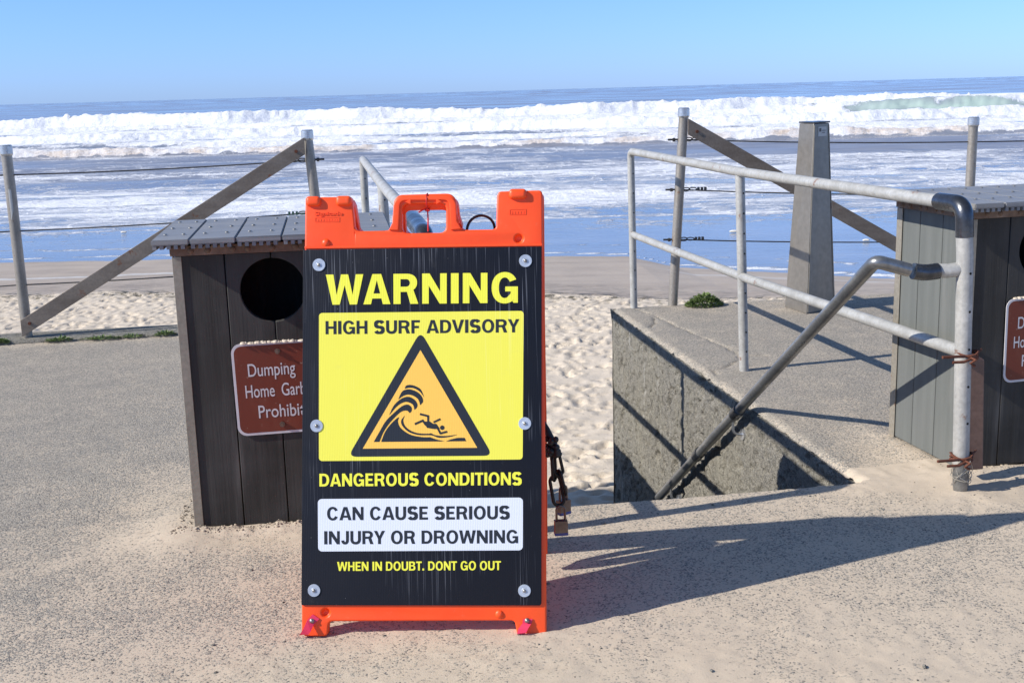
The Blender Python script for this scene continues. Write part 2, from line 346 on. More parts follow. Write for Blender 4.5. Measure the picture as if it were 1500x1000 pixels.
def cu2mesh(cu, name, mat, parent, mtx, z=0.0, sx=1, sy=1):
    t = bpy.data.objects.new('tmp', cu); COL.objects.link(t); bpy.context.view_layer.update()
    me = bpy.data.meshes.new_from_object(t.evaluated_get(bpy.context.evaluated_depsgraph_get()))
    bpy.data.objects.remove(t); bpy.data.curves.remove(cu)
    me.name = name; me.materials.clear()
    R_ = Matrix(((1, 0, 0, 0), (0, 0, -1, -z), (0, 1, 0, 0), (0, 0, 0, 1)))   # x,y -> x,z ; up -> -y
    me.transform(mtx @ R_ @ Matrix.Diagonal((sx, sy, 1, 1)))
    return link(name, me, mat, parent)
def text(name, body, mat, parent, mtx, x, zc, width, height, z=0.001, off=0.0, depth=0.0):
    cu = bpy.data.curves.new(name, 'FONT'); cu.body = body; cu.offset = off; cu.extrude = depth; cu.size = 1
    t = bpy.data.objects.new('tmp', cu); COL.objects.link(t); bpy.context.view_layer.update()
    me = bpy.data.meshes.new_from_object(t.evaluated_get(bpy.context.evaluated_depsgraph_get()))
    bpy.data.objects.remove(t); bpy.data.curves.remove(cu)
    v = np.array([p.co[:] for p in me.vertices]); lo = v.min(0); hi = v.max(0)
    capc = .73
    sx = width/(hi[0]-lo[0]); sy = height/capc
    me.transform(Matrix.Diagonal((sx, sy, 1, 1)) @ Matrix.Translation((-lo[0], 0, 0)))
    R_ = Matrix(((1, 0, 0, x), (0, 0, -1, -z), (0, 1, 0, zc), (0, 0, 0, 1)))
    me.transform(mtx @ R_); me.materials.clear(); me.name = name
    return link(name, me, mat, parent)
# ------------------------------------------------------------------ block letters
def arc(cx, cy, rx, ry, a0, a1, n=14, p=1.0):
    o = []
    for i in range(n+1):
        a = math.radians(a0+(a1-a0)*i/n); c_, s_ = math.cos(a), math.sin(a)
        o.append((cx+rx*math.copysign(abs(c_)**p, c_), cy+ry*math.copysign(abs(s_)**p, s_)))
    return o
def glyph(ch, V=.215, T=.175):
    P = .88
    if ch == 'I': return V+.02, [[(0, 0), (0, 1), (V+.02, 1), (V+.02, 0)]]
    if ch == '.': return V, [[(0, 0), (0, .22), (V, .22), (V, 0)]]
    if ch == 'H': w_ = .78; return w_, [[(0, 0), (0, 1), (V, 1), (V, .5+T/2), (w_-V, .5+T/2), (w_-V, 1), (w_, 1), (w_, 0), (w_-V, 0), (w_-V, .5-T/2), (V, .5-T/2), (V, 0)]]
    if ch == 'N': w_ = .80; return w_, [[(0, 0), (0, 1), (V+.01, 1), (w_-V*.92, .40), (w_-V*.92, 1), (w_, 1), (w_, 0), (w_-V, 0), (V*.92, .60), (V*.92, 0)]]
    if ch == 'E': w_ = .63; return w_, [[(0, 0), (0, 1), (w_-.02, 1), (w_-.02, 1-T), (V, 1-T), (V, .5+T/2), (w_-.08, .5+T/2), (w_-.08, .5-T/2), (V, .5-T/2), (V, T), (w_, T), (w_, 0)]]
    if ch == 'F': w_ = .60; return w_, [[(0, 0), (0, 1), (w_, 1), (w_, 1-T), (V, 1-T), (V, .48+T/2), (w_-.07, .48+T/2), (w_-.07, .48-T/2), (V, .48-T/2), (V, 0)]]
    if ch == 'T': w_ = .68; m = w_/2; return w_, [[(m-V/2, 0), (m-V/2, 1-T), (0, 1-T), (0, 1), (w_, 1), (w_, 1-T), (m+V/2, 1-T), (m+V/2, 0)]]
    if ch == 'A':
        w_ = .88; a = w_/2-V*.62; s = V*1.06; ip = .80; xl = lambda y: s+(w_/2-s)*y/ip; y0 = .19; y1 = .19+T*.92
        return w_, [[(0, 0), (a, 1), (w_-a, 1), (w_, 0), (w_-s, 0), (w_-xl(y0), y0), (xl(y0), y0), (s, 0)], [(xl(y1), y1), (w_/2, ip), (w_-xl(y1), y1)]]
    if ch == 'V': w_ = .86; a = w_/2-V*.56; s = V*1.08; return w_, [[(0, 1), (s, 1), (w_/2, .27), (w_-s, 1), (w_, 1), (w_-a, 0), (a, 0)]]
    if ch == 'W':
        w_ = 1.22; s = V*1.06; b = .21; c_ = V*1.02; m = w_/2; q1 = b+c_/2+.02; h = V*.50
        return w_, [[(0, 1), (s, 1), (q1, .32), (m-h, 1), (m+h, 1), (w_-q1, .32), (w_-s, 1), (w_, 1), (w_-b, 0), (w_-b-c_, 0), (m, .64), (b+c_, 0), (b, 0)]]
    if ch == 'Y': w_ = .82; s = V*1.12; m = w_/2; return w_, [[(0, 1), (s, 1), (m, .60), (w_-s, 1), (w_, 1), (m+V/2, .40), (m+V/2, 0), (m-V/2, 0), (m-V/2, .40)]]
    if ch == 'D': w_ = .79; x0 = .34; return w_, [[(0, 0), (0, 1)]+arc(x0, .5, w_-x0, .5, 90, -90, 18, P), [(V, T), (V, 1-T)]+arc(x0, .5, w_-x0-V, .5-T, 90, -90, 18, P)]
    if ch == 'R':
        w_ = .80; x0 = .42; cy = .705
        return w_, [[(0, 0), (0, 1)]+arc(x0, cy, w_-.03-x0, .295, 90, -52, 14, P)+[(w_+.01, 0), (w_-V*1.08, 0), (x0+.02, .40), (V, .40), (V, 0)], [(V, .40+T*.95), (V, 1-T)]+arc(x0, (.40+T*.95+1-T)/2, w_-.03-V-x0, (1-T-.40-T*.95)/2, 90, -90, 12)]
    if ch == 'B':
        w_ = .76; x0 = .42; y = .53; u = arc(x0, .755, w_-.05-x0, .245, 90, -62, 12, P); l_ = arc(x0, .285, w_-x0, .285, 62, -90, 14, P)
        return w_, [[(0, 0), (0, 1)]+u+l_, [(V, y+T*.4), (V, 1-T)]+arc(x0, (y+T*.4+1-T)/2, w_-.05-V-x0, (1-T-y-T*.4)/2, 90, -90, 10), [(V, T), (V, y-T*.4)]+arc(x0, (T+y-T*.4)/2, w_-V-x0, (y-T*.4-T)/2, 90, -90, 10)]
    if ch == 'O': w_ = .86; return w_, [arc(w_/2, .5, w_/2, .52, 0, 350, 35, .93), arc(w_/2, .5, w_/2-V, .52-T, 0, 350, 35, .93)]
    if ch == 'U': w_ = .77; r = .36; return w_, [[(0, 1)]+arc(w_/2, r, w_/2, r+.02, 180, 360, 18, P)+[(w_, 1), (w_-V, 1)]+arc(w_/2, r, w_/2-V, r-T, 360, 180, 14, P)+[(V, 1)]]
    if ch == 'J': w_ = .56; r = .32; return w_, [arc(w_/2, r, w_/2, r+.02, 185, 360, 14, P)+[(w_, 1), (w_-V, 1)]+arc(w_/2, r, w_/2-V, r-T+.01, 360, 185, 12, P)]
    if ch == 'C':
        w_ = .82; return w_, [arc(w_/2, .5, w_/2, .52, 28, 332, 32, .93)+arc(w_/2, .5, w_/2-V, .52-T, 330, 30, 28, .93)]
    if ch == 'G':
        w_ = .85; o = arc(w_/2, .5, w_/2, .52, 30, 312, 30, .93); i_ = arc(w_/2, .5, w_/2-V, .52-T, 312, 34, 28, .93)
        return w_, [o+[(w_-.17, .085), (w_-.14, 0), (w_, 0), (w_, .54), (w_*.52, .54), (w_*.52, .54-T*.9), (w_-V, .54-T*.9), (w_-V, .31)]+i_[2:]]
    if ch == 'S':
        w_ = .74; rx = w_/2-V/2; ry = (1.04-T)/4; yu = 1.02-T/2-ry; yl = -.02+T/2+ry; cx = w_/2
        c_ = arc(cx, yu, rx*.98, ry, 22, 262, 24)+arc(cx, yl, rx, ry, 82, -158, 24)
        L = []; R_ = []
        for i, p in enumerate(c_):
            a = Vector(c_[max(i-1, 0)]); b = Vector(c_[min(i+1, len(c_)-1)]); d = (b-a).normalized(); nn = Vector((-d.y, d.x))
            mid = math.exp(-((i-len(c_)/2)/6)**2)
            h = (T*abs(d.x)+V*abs(d.y))/2*(1+.06*mid)
            L.append((p[0]+nn.x*h, p[1]+nn.y*h)); R_.append((p[0]-nn.x*h, p[1]-nn.y*h))
        return w_, [L+R_[::-1]]
    raise ValueError(ch)
def blocktext(name, body, mat, parent, mtx, x0, z0, width, height, z, V=.215, T=.175, gap=.11, space=.36):
    loops = []; x = 0; kern = {('W', 'A'): -.10, ('A', 'V'): -.09, ('R', 'Y'): -.03, ('U', 'R'): 0, ('D', 'V'): -.03, ('A', 'R'): -.0}
    for i, ch in enumerate(body):
        if ch == ' ': x += space; continue
        w_, ls = glyph(ch, V, T)
        for l_ in ls: loops.append([(px+x, py) for px, py in l_])
        x += w_+gap+kern.get((ch, body[i+1] if i+1 < len(body) else ''), 0)
        if ch in 'AVWYT' or (i+1 < len(body) and body[i+1] in 'AVWYT'): x -= .035
    x -= gap; sx = width/x
    loops = [[(x0+px*sx, z0+py*height) for px, py in l_] for l_ in loops]
    return fill(name, loops, mat, parent, mtx, z)
# ================================================================== SETTING
# ---- plaza sheet: fine where the camera sees it, coarse beyond
NOSE, EDGE = 3.745, 7.27
WALL_R = lambda v: 1.735+(v-3.745)*(1.668-1.735)/(EDGE-3.745)
WALL_L = .36
def sandf(u, v):
    v0 = v; u0 = u; u = u+.30*(fbm(u*2.6, v*2.6, 4, 201)-.5)+.10*(fbm(u*11, v*11, 3, 205)-.5); v = v+.36*(fbm(u*2.2+9, v*2.2, 4, 203)-.5)*(v < 4.3)
    x = u*math.cos(TH)-v*math.sin(TH)
    s = .37+.28*sst(-1.2, .2, x)*(1-sst(3.4, 4.9, v)) + .30*(1-sst(2.3, 3.3, v))*(1-.5*sst(-1.4, -2.2, -x*-1))
    s = np.where(v0 < 3.9, s, s*0+ .12)
    s = s+.62*np.exp(-(((.5*(u+u0)+.62)/.20)**2+((.5*(v+v0)-4.08)/.48)**2))+.20*(1-sst(2.5, 3.7, v0))*sst(.6, -.6, x) + .55*np.exp(-((u+.15)/.6)**2-((v-3.62)/.16)**2)
    s = s+.55*np.exp(-(((u-2.03)/.16)**2+((v-4.0)/.55)**2)) + .45*np.exp(-(((u-1.95)/.5)**2+((v-3.7)/.22)**2)) + .30*np.exp(-((u-3.0)/.9)**2-((v-7.1)/.2)**2)
    s = s+.7*sst(6.92, 7.12, v)*(u < .4)*.55
    s = s-.20*sst(-.9, -2.2, x)*(v < 4)
    return s
def plazaz(u, v):
    z = .006*(fbm(u*2.2, v*2.2, 3, 3)-.5)+.003*(fbm(u*14, v*14, 3, 5)-.5)
    sd_ = np.clip(sandf(u, v), 0, 1.3)
    z = z+.008*sst(.6, 1.1, sd_)*fbm(u*9, v*9, 4, 9)+.006*sst(.55, .9, sd_)*np.abs(fbm(u*26, v*34, 3, 12)-.5)*2
    z = z+.020*np.exp(-(((u+.56)/.09)**2+((v-3.80)/.22)**2))*(.6+.8*fbm(u*12, v*12, 3, 4))
    z = z+.020*np.exp(-((u+.1)/.5)**4-((v-3.705)/.045)**2)*(.2+1.5*fbm(u*28, v*28, 3, 6))
    z = z+.012*np.exp(-(((u-2.05)/.07)**2+((v-4.0)/.40)**2))*(.6+.8*fbm(u*12, v*12, 3, 8))+.02*np.exp(-((u-2.4)/.4)**4-((v-3.72)/.05)**2)
    return z
CR = [(1.80, 7.19), (1.86, 6.95), (1.90, 6.55), (1.975, 6.1), (1.99, 5.85), (1.96, 5.68), (1.86, 5.55), (1.76, 5.47)]
CR2 = [(1.86, 6.95), (1.80, 6.72), (1.74, 6.62)]
CR3 = [(1.76, 5.47), (1.74, 5.3)]
CR4 = [(1.99, 5.74), (2.12, 5.72)]
def crack(u, v):
    d = np.full(u.shape, 9.0); uw = u+.03*(fbm(u*20, v*20, 3, 31)-.5); vw = v+.05*(fbm(u*20, v*20, 3, 41)-.5)
    for pl in (CR, CR2, CR3, CR4):
        for a, b in zip(pl[:-1], pl[1:]):
            dx, dy = b[0]-a[0], b[1]-a[1]; t = np.clip(((uw-a[0])*dx+(vw-a[1])*dy)/(dx*dx+dy*dy), 0, 1)
            d = np.minimum(d, np.hypot(uw-a[0]-t*dx, vw-a[1]-t*dy))
    return d
def sheet(name, us, vs, warp=None, extra=None):
    u, v = np.meshgrid(us, vs)
    if warp: u = warp(u, v)
    z = plazaz(u, v)
    if extra is not None: z = z+extra(u, v)
    X = u*math.cos(TH)-v*math.sin(TH); Y = u*math.sin(TH)+v*math.cos(TH)
    return X, Y, z, sandf(u, v)
def join_grids(name, parts, mat):
    cos, faces, at = [], [], []; o = 0
    for X, Y, Z, A in parts:
        r, c_ = X.shape; cos.append(np.stack([X, Y, Z], -1).reshape(-1, 3)); at.append(A.ravel())
        i = np.arange(r*c_).reshape(r, c_)+o; faces.append(np.stack([i[:-1, :-1], i[:-1, 1:], i[1:, 1:], i[1:, :-1]], -1).reshape(-1, 4)); o += r*c_
    cos = np.concatenate(cos); q_ = np.concatenate(faces); at = np.concatenate(at); n = len(q_); me = bpy.data.meshes.new(name)
    me.vertices.add(len(cos)); me.vertices.foreach_set('co', cos.astype(np.float32).ravel()); me.loops.add(n*4); me.loops.foreach_set('vertex_index', q_.ravel().astype(np.int32))
    me.polygons.add(n); me.polygons.foreach_set('loop_start', np.arange(0, n*4, 4, dtype=np.int32)); me.polygons.foreach_set('loop_total', np.full(n, 4, dtype=np.int32)); me.update(calc_edges=True)
    a = me.attributes.new('sand', 'FLOAT', 'POINT'); a.data.foreach_set('value', at.astype(np.float32))
    return link(name, me, mat, None, True)
def lin(a, b, s): return np.linspace(a, b, int(round((b-a)/s))+1)
uf = np.concatenate([[-25, -12, -6, -4], lin(-3.0, 3.0, .014), [4, 6, 12, 25]])
vf = np.concatenate([[-25, -10, -3, 0, 1.2], lin(1.8, NOSE, .012)])
def edge_near(u, v): return -.02*sst(NOSE-.02, NOSE, v)*((u > WALL_L) & (u < 1.74))
A_ = sheet('a', uf, vf, None, edge_near)
uB = np.concatenate([[-25, -12, -6, -4], lin(-3.4, -.9, .02), lin(-.85, WALL_L, .05)])
vB = lin(NOSE, EDGE, .02)
B_ = sheet('b', uB, vB)
uC = np.concatenate([lin(0, .45, .01), lin(.47, 1.6, .02), lin(1.75, 3.6, .1), [8, 25]])
def warpC(u, v): return WALL_R(v)+u
def extC(u, v):
    d = crack(u, v); wv = WALL_R(v); e = np.clip((.035-(u-wv))/.035, 0, 1); ch = fbm(u*30, v*22, 3, 55)
    fe = np.clip((v-(EDGE-.03))/.03, 0, 1)
    return -.011*np.exp(-(d/.006)**2)*sst(.25, .5, fbm(u*16, v*16, 2, 57))-.003*np.exp(-(d/.03)**2)-.02*e**2*(.4+1.2*ch)-.02*fe**2
vC = lin(NOSE, EDGE, .012)
C_ = sheet('c', uC, vC, warpC, extC)
tagit(join_grids('plaza', [A_, B_, C_], 'plaza_concrete'), kind='structure')
# ---- stair side walls and sea wall
def wallgrid(name, parent, p0, p1, zt, zb, nrm, res=.012, groove=None, amp=.012, top=None):
    """vertical face from p0 to p1 (u,v), displaced along nrm (u,v)"""
    L = math.hypot(p1[0]-p0[0], p1[1]-p0[1]); s = lin(0, L, res); z = lin(zb, zt, res); SS, ZZ = np.meshgrid(s, z)
    t = SS/L; u = p0[0]+(p1[0]-p0[0])*t; v = p0[1]+(p1[1]-p0[1])*t
    d = amp*(fbm(SS*3, ZZ*3, 3, 61)-.5)*1.2+amp*1.1*(fbm(SS*22, ZZ*22, 4, 63)-.5)
    d = d-.030*sst(.66, .80, fbm(SS*9, ZZ*9, 3, 66))
    d = d-.012*sst(.62, .8, fbm(SS*40, ZZ*40, 2, 67))
    e = np.clip((.03-(zt-ZZ))/.03, 0, 1); d = d-.022*e**2
    edge = np.minimum(SS, L-SS); d = d-.012*np.clip((.02-edge)/.02, 0, 1)
    u = u+nrm[0]*d; v = v+nrm[1]*d
    X = u*math.cos(TH)-v*math.sin(TH); Y = u*math.sin(TH)+v*math.cos(TH)
    o = grid(name, X, Y, ZZ, 'wall_concrete', parent); return o
rw = thing('stair_wall', 'rough weathered concrete side wall of the beach stairs, below the right-hand platform', 'wall')
J = 5.46; n_ = (-1, 0)
wallgrid('wall_panel', rw, (WALL_R(EDGE), EDGE), (WALL_R(J+.006), J+.006), -.018, -1.6, n_)
wallgrid('wall_panel', rw, (WALL_R(J-.006), J-.006), (WALL_R(NOSE), NOSE), -.018, -1.6, n_)
bm = BM()
for a, b, du in ((EDGE, NOSE, .03),):
    vs = [bm.verts.new(UV(WALL_R(a)+du, a-.01, -.03)), bm.verts.new(UV(WALL_R(b)+du, b, -.03)), bm.verts.new(UV(WALL_R(b)+du, b, -1.6)), bm.verts.new(UV(WALL_R(a)+du, a-.01, -1.6))]
    bm.faces.new(vs)
done(bm, 'joint_backing', 'wall_concrete', rw)
lw = thing('stair_wall', 'concrete side wall of the beach stairs hidden behind the orange warning sign', 'wall')
wallgrid('wall_panel', lw, (WALL_L, NOSE), (WALL_L, EDGE), -.003, -1.6, (1, 0), .06, amp=.006)
sw = thing('sea_wall', 'low concrete sea wall under the cable fence at right', 'wall')
wallgrid('wall_panel', sw, (WALL_R(EDGE), EDGE), (25, EDGE), -.018, -1.8, (0, -1), .09, amp=.004)
sw = thing('sea_wall', 'low concrete sea wall under the cable fence at left', 'wall')
wallgrid('wall_panel', sw, (-25, EDGE), (WALL_L, EDGE), -.003, -1.8, (0, -1), .09, amp=.004)
st = thing('concrete_steps', 'concrete steps going down to the beach between the two pipe railings', 'steps')
bm = BM(); box(bm, WALL_L, 1.735, NOSE-.16, NOSE+.0, -.30, -.016)
o = done(bm, 'step', 'wall_concrete', st, bev=.012, mtx=Matrix.Rotation(TH, 4, 'Z'))
for i in range(1, 8):
    bm = BM(); z = -.17*i; box(bm, WALL_L+.003, 1.675, NOSE+.003+.30*(i-1), NOSE+.30*i, z-.3, z)
    done(bm, 'step', 'wall_concrete', st, bev=.008, mtx=Matrix.Rotation(TH, 4, 'Z'))
# kerb on the left
bm = BM(); x = -25.0
for i, (a, b) in enumerate([(-25, -6.0), (-6.0+.008, -2.9), (-2.892, -.62), (-.612, WALL_L)]): box(bm, a, b, 7.13, 7.40, -.25, .012+.003*i)
kb = done(bm, 'kerb', 'wall_concrete', None, bev=.012, mtx=Matrix.Rotation(TH, 4, 'Z')); tagit(kb, 'low grey concrete kerb along the beach under the left cable fence', 'kerb')
# ---- beach
def shoreY(x): return np.interp(x, [-200, -40, -11.1, -7.2, -2, 1.4, 2.4, 3.2, 4.4, 6.4, 12, 40, 200], [34, 30, 25.8, 25.6, 25.0, 24.3, 24.1, 22.4, 21.6, 20.5, 19.5, 17, 15])+.25*(fbm(x*.7, x*0, 3, 71)-.5)
def dryY(x): return np.interp(x, [-200, -7.9, -5.2, 1, 3.2, 4.6, 12, 200], [20, 18.2, 18.0, 16.8, 16.0, 15.9, 15.5, 14])+.7*(fbm(x*.8, x*0+3, 4, 73)-.5)
SEA = -2.0
def beachz(x, y):
    d = dryY(x); s = shoreY(x)
    z = np.where(y < d, -1.37-.13*sst(7, 17, y), 0)
    t = np.clip((y-d)/(s-d), 0, 3); zw = -1.5-(.5)*t
    z = np.where(y >= d, zw, z)
    return z
xs = np.concatenate([-np.geomspace(220, 9.3, 60), lin(-9, 9, .03), np.geomspace(9.3, 220, 60)])
ys = np.concatenate([[3.3, 4.2], lin(5.2, 9.5, .026), lin(9.53, 18.6, .042), lin(18.7, 26, .08), lin(26.2, 28, .2), [30, 34, 40, 60]])
Xb, Yb = np.meshgrid(xs, ys); Zb = beachz(Xb, Yb); dY = dryY(Xb); wet = sst(-.5, .5, Yb-dY)
rx, ry, rs = -9.2, 5.0, .025; nx, ny = int(18.4/rs), int(14/rs); hm = np.zeros((ny, nx))
for k_ in range(13000):
    fx = rng.uniform(-9, 9); fy = rng.uniform(5.2, 18.4); a = rng.uniform(0, math.pi); Lf = rng.uniform(.03, .085); Wf = rng.uniform(.025, .05); dp = rng.uniform(.008, .045)
    ci = int((fx-rx)/rs); cj = int((fy-ry)/rs); R_ = 12
    i0, i1, j0, j1 = max(ci-R_, 0), min(ci+R_, nx), max(cj-R_, 0), min(cj+R_, ny)
    if i1 <= i0 or j1 <= j0: continue
    gx, gy = np.meshgrid((np.arange(i0, i1)-ci)*rs, (np.arange(j0, j1)-cj)*rs)
    p_ = (gx*math.cos(a)+gy*math.sin(a))/Lf; q_ = (-gx*math.sin(a)+gy*math.cos(a))/Wf; d2 = p_*p_+q_*q_
    hm[j0:j1, i0:i1] += -dp*np.exp(-d2**1.5)+dp*.45*np.exp(-((np.sqrt(d2)-1.45)/.35)**2)
fi = np.clip((Xb-rx)/rs, 0, nx-1.001); fj = np.clip((Yb-ry)/rs, 0, ny-1.001); i0 = fi.astype(int); j0 = fj.astype(int); a = fi-i0; b = fj-j0; i1 = np.minimum(i0+1, nx-1); j1 = np.minimum(j0+1, ny-1)
hs = hm[j0, i0]*(1-a)*(1-b)+hm[j0, i1]*a*(1-b)+hm[j1, i0]*(1-a)*b+hm[j1, i1]*a*b
inr = sst(9.2, 8.8, np.abs(Xb))
Zb = Zb+hs*(1-wet)*inr+(1-wet)*(.035*(fbm(Xb*1.3, Yb*1.3, 3, 81)-.5)+.030*(fbm(Xb*9, Yb*9, 3, 83)-.5))+wet*.01*(fbm(Xb*3, Yb*3, 3, 85)-.5)
wrack = np.exp(-((Yb-dY)/.5)**2)+.35*np.exp(-((Yb-dY-1.2)/.5)**2)
lY = np.interp(Xb, [-12, -9, -5.5, -3], [21.4, 21.3, 21.7, 22.2])+.8*(fbm(Xb*.6, Xb*0, 4, 77)-.5)
lace = sst(-2.4, -4.5, Xb)*np.exp(-((Yb-lY)/.14)**2)+.6*sst(2.2, 3.4, Xb)*np.exp(-((Yb-shoreY(Xb)+1.6+.6*fbm(Xb*.9, Xb*0, 3, 79))/.16)**2)
tagit(grid('beach', Xb, Yb, Zb, 'beach_sand', None, {'wet': wet, 'wrack': wrack, 'lace': lace}), kind='structure')
# ---- sea
ang = np.linspace(-.66, .66, 620)
yr = np.concatenate([np.geomspace(14.5, 60, 150), lin(60.3, 84, .22), lin(84.4, 128, .34), np.geomspace(129, 225, 110), np.geomspace(228, 900, 90), np.geomspace(950, 45000, 40)])
TT, YY = np.meshgrid(ang, yr); XX = YY*TT
Yw = YY+XX*.02                                                      # wave fronts run nearly parallel to the shore
Z = np.full(XX.shape, SEA); foam = np.zeros(XX.shape); sed_haze = np.zeros(XX.shape); grn = np.zeros(XX.shape); tanv = np.zeros(XX.shape)
def bore(y0, amp, wob, seed, L, front, am=None):
    yc = y0+wob*(fbm(XX*.05, XX*0, 4, seed)-.5)*2
    A = amp*(.55+.9*fbm(XX*.06, XX*0+9, 3, seed+5))
    if am is not None: A = A*am
    d = Yw-yc; return np.where(d > 0, A*np.exp(-d/L), A*np.clip(1+d/front, 0, 1)**1.3), d
big = fbm(XX*.55, YY*.55, 5, 90); fin_ = fbm(XX*1.9, YY*1.9, 4, 95)
h1, d1 = bore(75, .42, 1.6, 100, 7, .9)
h2, d2 = bore(104, .80, 3, 110, 9, 1.6)
h3, d3 = bore(122, 1.15, 3, 120, 9, 2.0, .12+1.0*sst(14, 30, XX))
h4, d4 = bore(162, 1.45, 6, 130, 18, 3.0, .85+.2*sst(10, -60, XX))
h5, d5 = bore(215, .5, 8, 140, 30, 5)
ha, da = bore(83, .26, 2.5, 104, 5, 1.2); hb, db = bore(92, .22, 3, 106, 5, 1.5); hc, dc = bore(114, .30, 3, 112, 6, 2); hd, dd = bore(138, .5, 5, 114, 8, 2.5)
Z = Z+h1+h2+h3+h4+h5+ha+hb+hc+hd
wh = sst(-1.0, -.3, d1+.9*(fbm(XX*1.1, YY*.8, 4, 91)-.5))           # everything behind the first bore is broken water
lum = wh*sst(235, 190, Yw)
frt = np.zeros(XX.shape)
for d_, w_, a_ in ((d1, 2.2, 1), (d2, 3.5, 1), (d3, 3.5, .8), (d4, 6, 1.3), (da, 2, .5), (db, 2, .4), (dc, 2.5, .5), (dd, 3.5, .7)): frt = np.maximum(frt, a_*np.exp(-(np.abs(d_+.3)/w_)))
Z = Z+lum*(.11+.50*frt)*((fbm(XX*.42, YY*.6, 5, 90, .6)-.5)*.62+.42*(fin_-.5)+.30*(fbm(XX*5, YY*4, 3, 97)-.5))*np.interp(YY, [75, 200], [1, 1.35])
Z = Z+lum*frt**2*.5*np.clip(fbm(XX*.9, YY*.9, 5, 150, .62)-.56, 0, 1)*np.interp(YY, [75, 200], [.8, 2.4])
# swash in front of the first bore
near = 1-wh
dsh = Yw-shoreY(XX)
Z = Z-near*0+near*(.05*np.sin(Yw*.9+3*fbm(XX*.06, Yw*.1, 2, 160))*sst(4, 20, dsh)+.10*(fbm(XX*.10, Yw*.5, 4, 165)-.5)*sst(3, 22, dsh))
base = np.interp(Yw, [14, 24, 29, 33, 42, 50, 54, 66, 73], [.40, .35, .38, .46, .55, .53, .47, .39, .44])
foam = near*(base+.55*(fbm(XX*.06, Yw*.16, 4, 170)-.5))
for yl, wl, am in ((0.20, .16, .45), (1.6, .15, .25)):               # lace line at the water's edge and a fainter one behind
    foam = foam+near*am*np.exp(-((dsh-yl-.5*fbm(XX*.5, XX*0, 3, 172))/wl)**2)
for yl, wl, am, sd_ in ((32.5, .25, .12, 1), (36, .30, .15, 4), (44.5, .5, .15, 2)):
    foam = foam+near*am*np.exp(-((Yw-yl-2.2*(fbm(XX*.09, XX*0, 3, 174+sd_)-.5))/wl)**2)*sst(.38, .62, fbm(XX*.16, Yw*.4, 3, 178+sd_))
foam = np.maximum(foam, wh*(.50+.55*np.clip(frt, 0, 1)+.10*sst(85, 150, Yw)-.40*(sst(.35, .75, fbm(XX*.06, Yw*.35, 5, 180))-.3)))  # whiter bore fronts, bluish plateaus: foam amount also paints light and shade
far = sst(4, 16, d4)*sst(9, 3, np.abs(d5)*0+9) 
foam = np.where(Yw > 170, np.maximum(0, np.maximum(1.1*np.exp(-((d5-3)/14)**2)*sst(.38, .55, fbm(XX*.018, XX*0, 3, 190)), .9*sst(178, 168, Yw))), foam)
foam = np.where(Yw > 235, .12+.5*sst(.62, .75, fbm(XX*.02, Yw*.035, 4, 195))*sst(1200, 240, YY)*sst(-40, 80, XX), foam)
sed_haze = np.interp(Yw, [14, 24, 30, 48, 56, 73, 80, 100, 180, 240], [.55, .6, .55, .7, .95, .95, .6, .45, .6, .8])+.5*(fbm(XX*.05, Yw*.12, 3, 207)-.5)  # raised far value greys the distant sea like haze, painted into its colour
gx = XX-43; grn = sst(.25, .5, fbm(XX*.25, YY*.5, 4, 209))*np.exp(-((gx)/10)**2)*np.exp(-((d3+.9)/1.3)**2)+.9*np.exp(-((XX-70)/8)**2)*np.exp(-((d3+.9)/1.5)**2)
foam = foam-1.0*np.clip(grn, 0, 1)
tanv = np.exp(-((d1+.3)/.8)**2)*.9*sst(.35, .6, fbm(XX*.4, YY*.4, 3, 199))+.25*np.exp(-((d1-3)/5)**2)
tagit(grid('sea', XX, YY, Z, 'sea_water', None, {'sea': np.stack([np.clip(foam, -.5, 1.4), np.clip(sed_haze, 0, 1), np.clip(grn*1.1, 0, 1)], -1), 'tan': np.clip(tanv, 0, 1)}), kind='structure')
